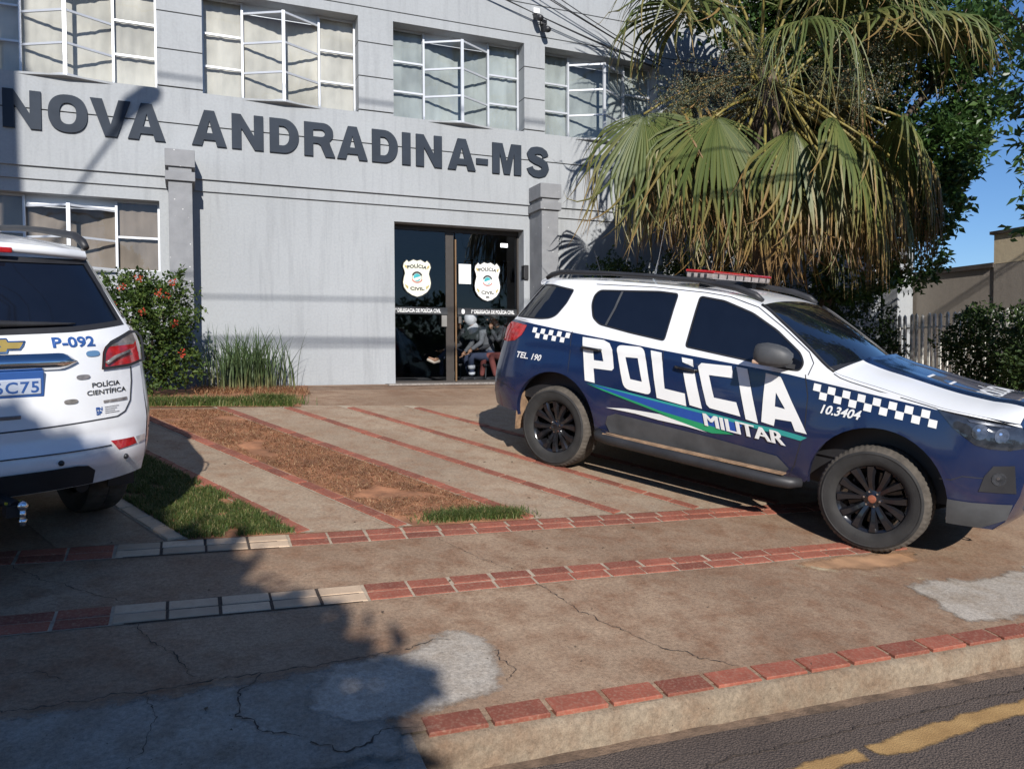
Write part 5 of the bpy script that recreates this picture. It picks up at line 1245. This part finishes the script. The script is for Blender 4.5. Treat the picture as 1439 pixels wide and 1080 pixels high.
# long limp blade in the middle and the arching ones on top
frond((8.00,8.65,6.32), 2.25, .10, 1.15, 118, 52, (-.05,-.75,-.05), .22, .2)
frond((6.85,9.60,6.72), 1.9, .15, .55, 118, 48, (-.85,-.3,.05), .45, .25)
frond((9.3,8.9,6.7), 1.9, .15, .6, 118, 46, (.55,-.6,.1), .45, .25)
frond((10.15,8.6,6.75), 1.9, .18, .55, 115, 46, (.8,-.4,.0), .45, .3)
frond((8.2,9.0,7.4), 1.8, .08, .35, 118, 46, (0,-.6,.6), .5, .3)
frond((7.3,10.0,7.5), 1.8, .08, .35, 118, 44, (-.6,.0,.6), .5, .3)
frond((9.3,10.0,7.5), 1.8, .08, .35, 118, 44, (.6,.1,.6), .5, .3)
frond((8.4,10.6,7.6), 1.8, .1, .35, 118, 40, (0,.6,.6), .5, .3)
for k in range(14):                              # the back of the crown
    a = R(10+k*12); r_ = random.uniform(1.2,1.7); frond((8.3+r_*math.cos(a), 9.8+r_*.8*math.sin(a), random.uniform(4.3,6.2)), random.uniform(1.7,2.0), random.uniform(.2,.8), .8, 108, 34)
for h_ in ((7.7,9.0,7.2),(8.9,9.0,7.1),(9.6,9.2,7.3),(6.9,9.9,7.3),(10.3,9.3,7.3),(11.0,9.2,7.0)):
    frond(h_, random.uniform(1.5,1.8), random.uniform(.02,.15), random.uniform(.35,.6), 114, 44, ((h_[0]-8.3)*.5, -.5, random.uniform(-.1,.5)), .38, .2)
# hanging fruit stalks
MAT['fruit'] = leaf_mat('palm fruit', [(0,(.05,.065,.045)),(.6,(.09,.11,.075)),(.85,(.2,.16,.07)),(1,(.34,.19,.08))], .1)
for c, r_, n_ in (((6.85,9.45,5.45),(.75,.5,.34),3000), ((9.25,8.9,5.75),(.75,.5,.50),3000), ((7.6,9.2,5.9),(.6,.5,.4),1600), ((9.7,9.1,6.5),(.8,.6,.4),1800)):
    m = MB(); cc = Vector(c)-PB
    for _ in range(n_//26):
        p = cc+Vector((random.gauss(0,.45)*r_[0], random.gauss(0,.45)*r_[1], random.gauss(0,.4)*r_[2])); dd = (rvec()+Vector((0,-.3,-.5))).normalized()
        for i in range(26):
            q = p+dd*i*.018+rvec()*.03; leaf(m, q, rvec(), rvec(), .030, .024, .4)
        s_ = p-cc; m.add([p, p+dd*.45+Vector((.004,0,0)), p+dd*.45-Vector((.004,0,0))], [(0,1,2)])
    for _ in range(14): m.tube([PC_-PB, (PC_-PB)*.5+cc*.5+Vector((0,0,.25)), cc+Vector((random.uniform(-.5,.5), random.uniform(-.3,.3), random.uniform(-.3,.2)))], .008, 4)
    m.build('fruit_cluster', MAT['fruit'], palm)

# broadleaf tree between palm and boundary wall, dark tree leaning in at the right edge
random.seed(3)
tree('broadleaf_tree', 'broadleaf tree with glossy green leaves right of the palm', 'tree', (11.0,11.4,.85), [((11.65,9.6,5.0),(.95,.8,.80)), ((11.3,9.4,4.15),(.70,.6,.60)), ((12.2,9.8,5.3),(.80,.8,.65)), ((11.95,9.6,4.4),(.5,.5,.5)), ((12.2,9.7,6.7),(.8,.7,.45)), ((10.9,10.4,6.5),(1.0,.8,.9)), ((9.9,10.9,6.9),(1.2,.7,1.1)), ((10.6,10.6,5.3),(.9,.6,.8)), ((11.2,10.9,7.9),(1.3,.9,.9)), ((12.6,9.9,7.6),(.9,.8,.4)), ((8.6,10.9,7.6),(1.1,.6,.6)), ((12.9,9.6,6.2),(.5,.5,.45)), ((12.1,9.3,7.1),(.9,.6,.35)), ((10.2,10.4,8.0),(1.2,.8,.7)), ((12.5,10.7,3.7),(.9,.45,.8)), ((11.4,10.9,3.3),(1.0,.4,.8)), ((12.9,10.9,4.7),(.6,.4,.6)), ((12.6,9.5,5.9),(.6,.5,.5)), ((12.9,9.3,6.9),(.6,.5,.4))], 36000, .135, .075, MAT['treeleaf'], .13, split=(11.0,11.0,3.8), clump=.19, per=9, shell=.4)
tree('shade_tree', 'dark-leaved tree reaching in from the right edge', 'tree', (11.3,5.9,.35), [((9.02,5.85,4.25),(.42,.45,.80)), ((9.1,5.9,3.35),(.36,.4,.40)), ((10.3,6.0,4.6),(.9,.8,1.0)), ((11.3,6.0,5.3),(1.2,1.1,1.1)), ((10.3,5.9,3.4),(.8,.7,.6)), ((9.25,5.9,5.3),(.5,.4,.40)), ((8.80,5.85,4.9),(.32,.35,.25)), ((8.75,5.85,5.45),(.4,.35,.22))], 10500, .14, .065, MAT['treeleaf'], .13, split=(11.0,5.9,2.6), clump=.20, per=6)
# shrubs in the palm's shade behind the patrol car, and at the right edge
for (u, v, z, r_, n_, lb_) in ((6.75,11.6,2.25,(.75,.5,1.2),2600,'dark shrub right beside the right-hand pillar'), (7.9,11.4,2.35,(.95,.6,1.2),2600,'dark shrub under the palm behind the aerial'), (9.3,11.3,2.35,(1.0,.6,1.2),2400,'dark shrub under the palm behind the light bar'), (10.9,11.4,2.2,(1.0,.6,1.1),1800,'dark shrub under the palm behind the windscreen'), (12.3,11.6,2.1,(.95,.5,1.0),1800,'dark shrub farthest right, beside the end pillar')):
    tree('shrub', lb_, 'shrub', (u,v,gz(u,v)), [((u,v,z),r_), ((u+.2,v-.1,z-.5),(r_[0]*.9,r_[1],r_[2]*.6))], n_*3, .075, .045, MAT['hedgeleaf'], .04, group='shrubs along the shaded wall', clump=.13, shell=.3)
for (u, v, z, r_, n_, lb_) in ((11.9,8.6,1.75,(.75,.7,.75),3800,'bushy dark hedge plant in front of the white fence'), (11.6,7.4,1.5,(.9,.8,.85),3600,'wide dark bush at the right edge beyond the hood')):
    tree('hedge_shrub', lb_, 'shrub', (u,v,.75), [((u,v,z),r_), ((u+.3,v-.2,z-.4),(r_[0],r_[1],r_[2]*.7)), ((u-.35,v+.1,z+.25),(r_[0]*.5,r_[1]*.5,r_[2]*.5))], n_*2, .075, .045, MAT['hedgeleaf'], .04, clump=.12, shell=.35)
far = [((22,34,4.5),(2.6,2,2.2),'distant dark tree beyond the boundary wall, left of two'), ((29,36,4.3),(3,2,2.0),'distant dark tree beyond the boundary wall, right of two')]
for c, r_, lb_ in far: tree('distant_tree', lb_, 'tree', (c[0],c[1],0), [(c, r_)], 2200, .32, .18, MAT['treeleaf'], .2, group='trees beyond the boundary wall', clump=.4)
# boundary wall on the right, end pillar, white fence
bw_ = empty('boundary_wall', (14.3,11,.7), 'brown-grey boundary wall with dark coping right of the palm', 'wall')
MAT['bwall'] = wallmat('weathered boundary render', (.30,.265,.225), .5); MAT['coping'] = simple('dark coping', (.05,.042,.038), .8, var=.4, scale=5); MAT['creamw'] = wallmat('cream render', (.62,.52,.36), .5)
def bwp(mb, nm, mt): o = mb.build(nm, mt); o.parent = bw_; o.matrix_parent_inverse = Matrix.Translation(-bw_.location); return o
m = MB(); m.box((14.32,10.3,-.3),(14.6,12.43,3.36)); m.box((14.32,-2,-.5),(14.6,9.0,3.0)); bwp(m, 'wall_panel', MAT['bwall'])
m = MB(); m.box((14.27,10.3,3.36),(14.65,12.43,3.45)); m.box((14.25,8.95,3.98),(14.70,10.36,4.04)); bwp(m, 'coping', MAT['coping'])
m = MB(); m.box((14.30,9.0,-.3),(14.62,10.3,3.42)); bwp(m, 'pier', MAT['bwall'])
m = MB(); m.box((14.296,9.0,3.42),(14.62,10.298,3.98)); bwp(m, 'pier_top', MAT['creamw'])
m = MB(); m.box((13.80,12.05,.3),(14.24,12.42,3.95)); tag(m.build('end_pillar', MAT['wall']), 'plain light grey end pillar between palm and boundary wall', 'pillar')
fe = empty('fence', (13.1,10,.7), 'white painted bar fence in front of the boundary wall', 'fence'); MAT['fencew'] = simple('chipped white paint', (.70,.68,.62), .7, var=.35, scale=12)
for z in (1.15, 2.22):
    m = MB(); m.box((-.02,-2.3,z-.715),(.02,1.7,z-.685)); m.build('rail', MAT['fencew'], fe)
bar_ = None; y = -2.25
while y < 1.7:
    if bar_ is None:
        m = MB(); m.box((-.022,-.024,.15),(.022,.024,1.74)); m.add([(-.022,-.024,1.74),(.022,-.024,1.74),(.022,.024,1.74),(-.022,.024,1.74),(0,0,1.79)], [(0,1,4),(1,2,4),(2,3,4),(3,0,4)]); bar_ = m.build('bar', MAT['fencew'], fe); o = bar_
    else: o = bar_.copy(); COL.objects.link(o); o.parent = fe
    o.location = (random.uniform(-.006,.006)-.035, y, random.uniform(-.02,.02)); o.rotation_euler = (random.uniform(-.015,.015), random.uniform(-.01,.01), 0); y += .128

# behind the photographer: the street tree and the lamp pole whose shadows lie on the forecourt and the facade, houses and trees across the street
random.seed(9)
tree('street_tree', 'street tree on the near pavement behind the photographer', 'tree', (-3.1,-4.4,0), [((-2.7,-4.1,3.7),(2.0,1.6,1.15)), ((-3.05,-4.1,4.5),(1.5,1.4,1.05)), ((-2.95,-4.1,4.6),(1.3,1.2,.9)), ((-4.3,-4.3,3.8),(1.5,1.4,1.1)), ((-1.75,-4.2,3.35),(1.1,1.0,.62)), ((-2.6,-5.0,3.2),(1.5,1.2,.8)), ((-2.2,-3.4,2.9),(.9,.7,.6))], 46000, .24, .16, MAT['treeleaf'], .16, split=(-3.0,-4.3,2.2), clump=.26, per=12, shell=.25)
pole = empty('lamp_pole', (-4.33,2.4,0), 'concrete utility pole with street lamp arm beside the driveway', 'pole')
MAT['poleconc'] = simple('pole concrete', (.33,.31,.28), .9, var=.2, scale=5, bmp=.4)
m = MB(); m.tube([(0,0,-.3),(0,0,6),(0,0,12.2)], [.22,.20,.17], 16); m.build('shaft', MAT['poleconc'], pole, smooth=True)
m = MB(); m.tube([(.05,0,8.0),(.5,0,8.75),(1.5,0,10.3)], .032, 8); m.build('lamp_arm', MAT['alu'], pole)
m = MB(); m.tube([(1.42,0,10.22),(1.55,0,10.48),(1.85,0,10.72),(1.95,0,10.72)], [.05,.13,.14,.05], 12); m.build('lamp_head', MAT['alu'], pole, smooth=True)
m = MB(); m.box((-.06,-.9,11.3),(.06,.9,11.42)); m.build('crossarm', MAT['bark'], pole)
cabs = [(6.55,.016,.35,-.2),(6.85,.022,.5,.1),(7.35,.014,.2,.3),(7.75,.018,.55,-.1),(8.2,.012,.4,.5),(11.35,.010,.5,.2),(11.5,.010,.7,-.4)]
for k, (z, r_, sg, dz) in enumerate(cabs):
    m = MB(); P = [(-26+52*i/60, 2.4+.08*k-.2, z+dz*(i/60-.5)-sg*math.sin(math.pi*i/60)) for i in range(61)]; m.tube(P, r_*1.3, 5); o = m.build('street_cable', MAT['black']); tag(o, 'overhead street cable, %s of the seven strung on the pole' % ['lowest','second lowest','third lowest','middle','third highest','second highest','highest'][k], 'cable', 'street cables')
for k, (u, v, r_, h) in enumerate(((-16,-19,3.4,3.4),(-9,-21,3.0,3.2),(-1.5,-22,3.2,3.5),(6.5,-21,3.4,3.6),(13,-20,3.0,3.3),(20,-19,3.6,3.6))):
    tree('far_side_tree', 'tree across the street, %s from the left when facing the street from the door' % ['sixth','fifth','fourth','third','second','first'][k], 'tree', (u,v,0), [((u,v,h),(r_,2.2,2.2)), ((u+1,v,h+.8),(r_*.6,1.8,1.6))], 2200, .34, .2, MAT['treeleaf'], .2, group='trees across the street', clump=.4)
m = MB(); m.box((-40,-27,-.3),(40,-26.6,3.2)); tag(m.build('garden_wall', MAT['bwall']), 'long garden wall across the street behind the trees', 'wall')
# ------------------------------------------------------------------ people waiting inside the glass door
SKIN = simple('skin', (.33,.18,.11), .6, var=.1, scale=20); HAIR = simple('dark hair', (.015,.012,.010), .7, var=.3)
def person(name, label, J, bones, kids=()):
    """J: joint -> (position, radius); bones: (a, b, material index); one continuous skinned body"""
    names = list(J); idx = {n_: i for i, n_ in enumerate(names)}
    me = bpy.data.meshes.new('skel'); me.from_pydata([J[n_][0] for n_ in names], [(idx[a], idx[b]) for a, b, _ in bones], [])
    o = bpy.data.objects.new('skel', me); COL.objects.link(o)
    md = o.modifiers.new('skin', 'SKIN'); md.use_smooth_shade = True; sb = o.modifiers.new('sub', 'SUBSURF'); sb.levels = 2; sb.render_levels = 2
    for n_ in names:
        r_ = J[n_][1]; v = me.skin_vertices[0].data[idx[n_]]; v.radius = r_ if isinstance(r_, tuple) else (r_, r_); v.use_root = (n_ == 'pelvis')
    bm_ = bpy.data.meshes.new_from_object(o.evaluated_get(bpy.context.evaluated_depsgraph_get())); bpy.data.objects.remove(o); bpy.data.meshes.remove(me)
    seg = [(Vector(J[a][0]), Vector(J[b][0]), mi) for a, b, mi in bones]
    return bm_, seg
def finish_person(name, label, J, bones, mats, kids):
    bm_, seg = person(name, label, J, bones)
    bm_.materials.clear()
    for m_ in mats: bm_.materials.append(m_)
    for p in bm_.polygons:
        c = p.center; best = (9, 0)
        for a, b, mi in seg:
            d = b-a; t_ = max(0, min(1, (c-a).dot(d)/d.length_squared)); best = min(best, ((c-(a+d*t_)).length, mi))
        p.material_index = best[1]; p.use_smooth = True
    o = bpy.data.objects.new(name, bm_); COL.objects.link(o); tag(o, label, 'person')
    for nm, mb, mt in kids: mb.build(nm, mt, o, smooth=True)
    return o
def hand(mb, c, d, s):
    """small five-fingered hand child: c wrist, d direction, s side"""
    c, d, s = Vector(c), Vector(d).normalized(), Vector(s).normalized(); n = d.cross(s)
    mb.tube([c, c+d*.045, c+d*.085], [.024,.036,.030], 8)
    for i, L in enumerate((.055,.070,.075,.068)):
        b = c+d*.08+s*(-.027+.018*i); mb.tube([b, b+d*L*.55-n*.008, b+d*L-n*.03], [.010,.009,.007], 6)
    b = c+d*.025-s*.03; mb.tube([b, b-s*.03+d*.02, b-s*.038+d*.05-n*.01], [.012,.010,.008], 6)
def shoe(mb, heel, d, up=.05):
    h, d = Vector(heel), Vector(d).normalized(); mb.tube([h, h+d*.07, h+d*.17, h+d*.25, h+d*.275], [.035,.048,.045,.038,.012], 10)
def feature(mb, c, f, s):
    c, f, s = Vector(c), Vector(f), Vector(s)
    mb.ball(tuple(c+f*.108+Vector((0,0,-.01))), .016, 6)
    for q in (-1, 1): mb.ball(tuple(c+s*q*.092+Vector((0,0,-.005))), .022, 6)
Zf = ZB
jk = simple('black jacket', (.035,.036,.042), .8, var=.3, scale=10); pm_ = simple('maroon trousers', (.20,.055,.045), .85, var=.2, scale=8); dj = simple('dark denim', (.03,.04,.075), .85, var=.25, scale=10); gh = simple('grey hood', (.60,.61,.63), .9, var=.15, scale=10); gt = simple('charcoal jacket', (.12,.125,.135), .85, var=.3, scale=9); bs_ = simple('black shoe', (.02,.02,.022), .6); ss = simple('pale sandal', (.55,.47,.38), .7)
D_ = Vector((0,0,0))
# A: maroon trousers, black jacket, sitting turned to the left, hand at the mouth
def seated(px, py, lean, hands, spread=.16, foot=(-.12, 0), dx=-1):
    """skeleton facing dx along X; px,py = hip point on the floor plan"""
    z = Zf; h = Vector((px, py, z+.44)); J = {'pelvis': (h, (.135,.125)), 'waist': (h+Vector((dx*.06*lean,0,.16)), (.125,.14)), 'chest': (h+Vector((dx*.20*lean,0,.40)), (.13,.165)), 'neck': (h+Vector((dx*.31*lean,0,.54)), .055), 'head0': (h+Vector((dx*.36*lean,0,.60)), .072), 'head': (h+Vector((dx*.42*lean,0,.67)), (.092,.082)), 'head2': (h+Vector((dx*.425*lean,0,.72)), (.070,.064))}
    for q, n_ in ((-1,'n'), (1,'f')):
        J['hip'+n_] = (h+Vector((dx*.06,q*.09,-.01)), .10); J['knee'+n_] = (h+Vector((dx*.46,q*spread,.02)), .066); J['ank'+n_] = (h+Vector((dx*.46+foot[0]*(-dx) if q < 0 else dx*.46+foot[1]*(-dx),q*spread,-.36)), .044)
        J['sho'+n_] = (h+Vector((dx*.23*lean,q*.18,.48)), .068); J['elb'+n_] = (Vector(hands[n_][0]), .050); J['wri'+n_] = (Vector(hands[n_][1]), .033)
    return J, h
BON = [('pelvis','waist',0),('waist','chest',0),('chest','neck',0),('neck','head0',2),('head0','head',2),('head','head2',2)]
for n_ in 'nf': BON += [('pelvis','hip'+n_,1),('hip'+n_,'knee'+n_,1),('knee'+n_,'ank'+n_,1),('chest','sho'+n_,0),('sho'+n_,'elb'+n_,0),('elb'+n_,'wri'+n_,0)]
J, h = seated(5.47, 13.12, .85, {'n': ((5.13,12.92,1.96),(5.04,12.98,2.18)), 'f': ((5.10,13.32,1.88),(4.87,13.2,1.84))}, foot=(.10,-.05))
hm = MB(); hand(hm, J['wrin'][0], (-.15,.1,.6), (0,1,0)); hand(hm, J['wrif'][0], (-1,-.1,-.1), (0,1,0)); feature(hm, J['head'][0], (-1,-.2,0), (0,1,0))
sh_ = MB(); [shoe(sh_, J['ank'+q][0]+Vector((.04,0,-.035)), (-1,-.25,0)) for q in 'nf']
hr = MB(); hc = J['head'][0]; hr.ball(tuple(hc+Vector((.02,0,.035))), .103, 14, sq=(1,.95,.92))
finish_person('person', 'person in black jacket and maroon trousers sitting inside the glass door', J, BON, [jk, pm_, SKIN], [('hand', hm, SKIN), ('shoe', sh_, bs_), ('hair', hr, HAIR)])
# B: grey hood, charcoal jacket, bent forward beside A
J, h = seated(5.20, 13.40, 1.05, {'n': ((4.91,13.14,1.95),(4.70,13.10,1.82)), 'f': ((4.88,13.6,1.92),(4.70,13.46,1.78))}, foot=(.02,.1))
hm = MB(); hand(hm, J['wrin'][0], (-.5,.2,-.7), (0,1,0)); hand(hm, J['wrif'][0], (-.5,-.2,-.7), (0,1,0)); feature(hm, J['head'][0], (-1,-.3,-.2), (0,1,0))
sh_ = MB(); [shoe(sh_, J['ank'+q][0]+Vector((.04,0,-.035)), (-1,-.4,0)) for q in 'nf']
hd = MB(); hc = J['head'][0]; hd.ball(tuple(hc+Vector((.035,.0,.02))), .125, 16, sq=(.95,1,1.02)); hd.tube([hc+Vector((.05,0,-.10)), hc+Vector((.12,0,-.2))], [.10,.12], 12)
ps = MB()
for q in 'n': a, b = Vector(J['knee'+q][0]), Vector(J['ank'+q][0]); ps.tube([a.lerp(b,.45), a.lerp(b,.62)], [.068,.064], 12); ps.tube([a.lerp(b,.78), a.lerp(b,.9)], [.060,.056], 12)
finish_person('person', 'person with pale grey hood and charcoal jacket bending forward behind the door', J, BON, [gt, dj, SKIN], [('hand', hm, SKIN), ('shoe', sh_, bs_), ('hood', hd, gh), ('shin_band', ps, gh)])
# C: dark clothes, in the gloom behind, one leg stretched out in a pale sandal
J, h = seated(5.05, 14.35, .5, {'n': ((4.86,14.1,1.95),(4.62,14.1,1.82)), 'f': ((4.88,14.6,1.95),(4.65,14.55,1.82))})
J['kneen'] = (Vector((4.62,14.0,1.86)), .066); J['ankn'] = (Vector((4.28,13.75,1.66)), .042)
hm = MB(); hand(hm, J['wrin'][0], (-1,0,-.2), (0,1,0)); hand(hm, J['wrif'][0], (-1,0,-.2), (0,1,0)); feature(hm, J['head'][0], (-1,-.2,0), (0,1,0)); hm.tube([J['ankn'][0], J['ankn'][0]+Vector((-.08,-.03,-.03)), J['ankn'][0]+Vector((-.19,-.05,.02))], [.036,.04,.022], 10)
sh_ = MB(); f0 = J['ankn'][0]; sh_.tube([f0+Vector((.03,0,-.045)), f0+Vector((-.09,-.03,-.062)), f0+Vector((-.22,-.06,-.01))], [.03,.034,.024], 8)
hr = MB(); hr.ball(tuple(J['head'][0]+Vector((.02,0,.035))), .103, 14, sq=(1,.95,.92))
finish_person('person', 'person in dark clothes in the gloom, leg stretched out in a pale sandal', J, BON, [jk, dj, SKIN], [('hand', hm, SKIN), ('sandal', sh_, ss), ('hair', hr, HAIR)])
# their chairs
for k, (x, y, lb_) in enumerate(((5.47,13.12,'black waiting chair under the person in maroon trousers'), (5.20,13.40,'black waiting chair under the hooded person'), (5.05,14.35,'black waiting chair farthest back inside the doorway'))):
    c = empty('waiting_chair', (x,y,Zf), lb_, 'chair', 'chairs inside the door')
    m = MB(); m.box((-.24,-.24,.27),(.22,.24,.315)); m.build('seat', MAT['trim'], c, bevel=.015); m = MB(); m.bar((.24,0,.42),(.33,0,.85), .46, .03, up=(1,0,0)); m.build('backrest', MAT['trim'], c, bevel=.01)
    for sx in (-.2,.2):
        for sy in (-.2,.2): m = MB(); m.tube([(sx,sy,0),(sx*.9,sy*.9,.28)], .012, 6); m.build('leg', MAT['grey'], c)

# the photographer, standing behind the camera: only the shadow falls into the picture
b0 = Vector((-.03,-.30,.0)); J = {'pelvis': (b0+Vector((0,0,.93)), (.15,.12)), 'waist': (b0+Vector((0,0,1.10)), (.15,.115)), 'chest': (b0+Vector((0,.02,1.36)), (.17,.13)), 'neck': (b0+Vector((0,.03,1.53)), .058), 'head0': (b0+Vector((0,.05,1.60)), .075), 'head': (b0+Vector((0,.06,1.69)), (.085,.098)), 'head2': (b0+Vector((0,.06,1.75)), (.07,.08))}
for q, n_ in ((-1,'n'), (1,'f')):
    J['hip'+n_] = (b0+Vector((q*.10,0,.88)), .10); J['knee'+n_] = (b0+Vector((q*.12,.02,.48)), .065); J['ank'+n_] = (b0+Vector((q*.13,-.01,.08)), .045)
    J['sho'+n_] = (b0+Vector((q*.20,.02,1.44)), .07); J['elb'+n_] = (b0+Vector((q*.27,.10,1.24)), .05); J['wri'+n_] = (b0+Vector((q*.10,.20,1.53)), .033)
hm = MB(); hand(hm, J['wrin'][0], (.15,.2,.5), (0,0,1)); hand(hm, J['wrif'][0], (-.15,.2,.5), (0,0,1)); feature(hm, J['head'][0], (0,1,0), (1,0,0))
sh_ = MB(); [shoe(sh_, J['ank'+q][0]+Vector((0,-.06,-.035)), (0,1,0)) for q in 'nf']
hr = MB(); hr.ball(tuple(J['head'][0]+Vector((0,-.015,.03))), .108, 14, sq=(.92,1,.95))
finish_person('person', 'person in dark clothes standing with a raised phone, seen only as a shadow', J, BON, [gt, dj, SKIN], [('hand', hm, SKIN), ('shoe', sh_, bs_), ('hair', hr, HAIR)])
m = MB(); m.box((-.08,-.065,1.555),(.08,-.055,1.635)); tag(m.build('phone', MAT['black'], bevel=.004), 'black phone held up by the standing person', 'phone')
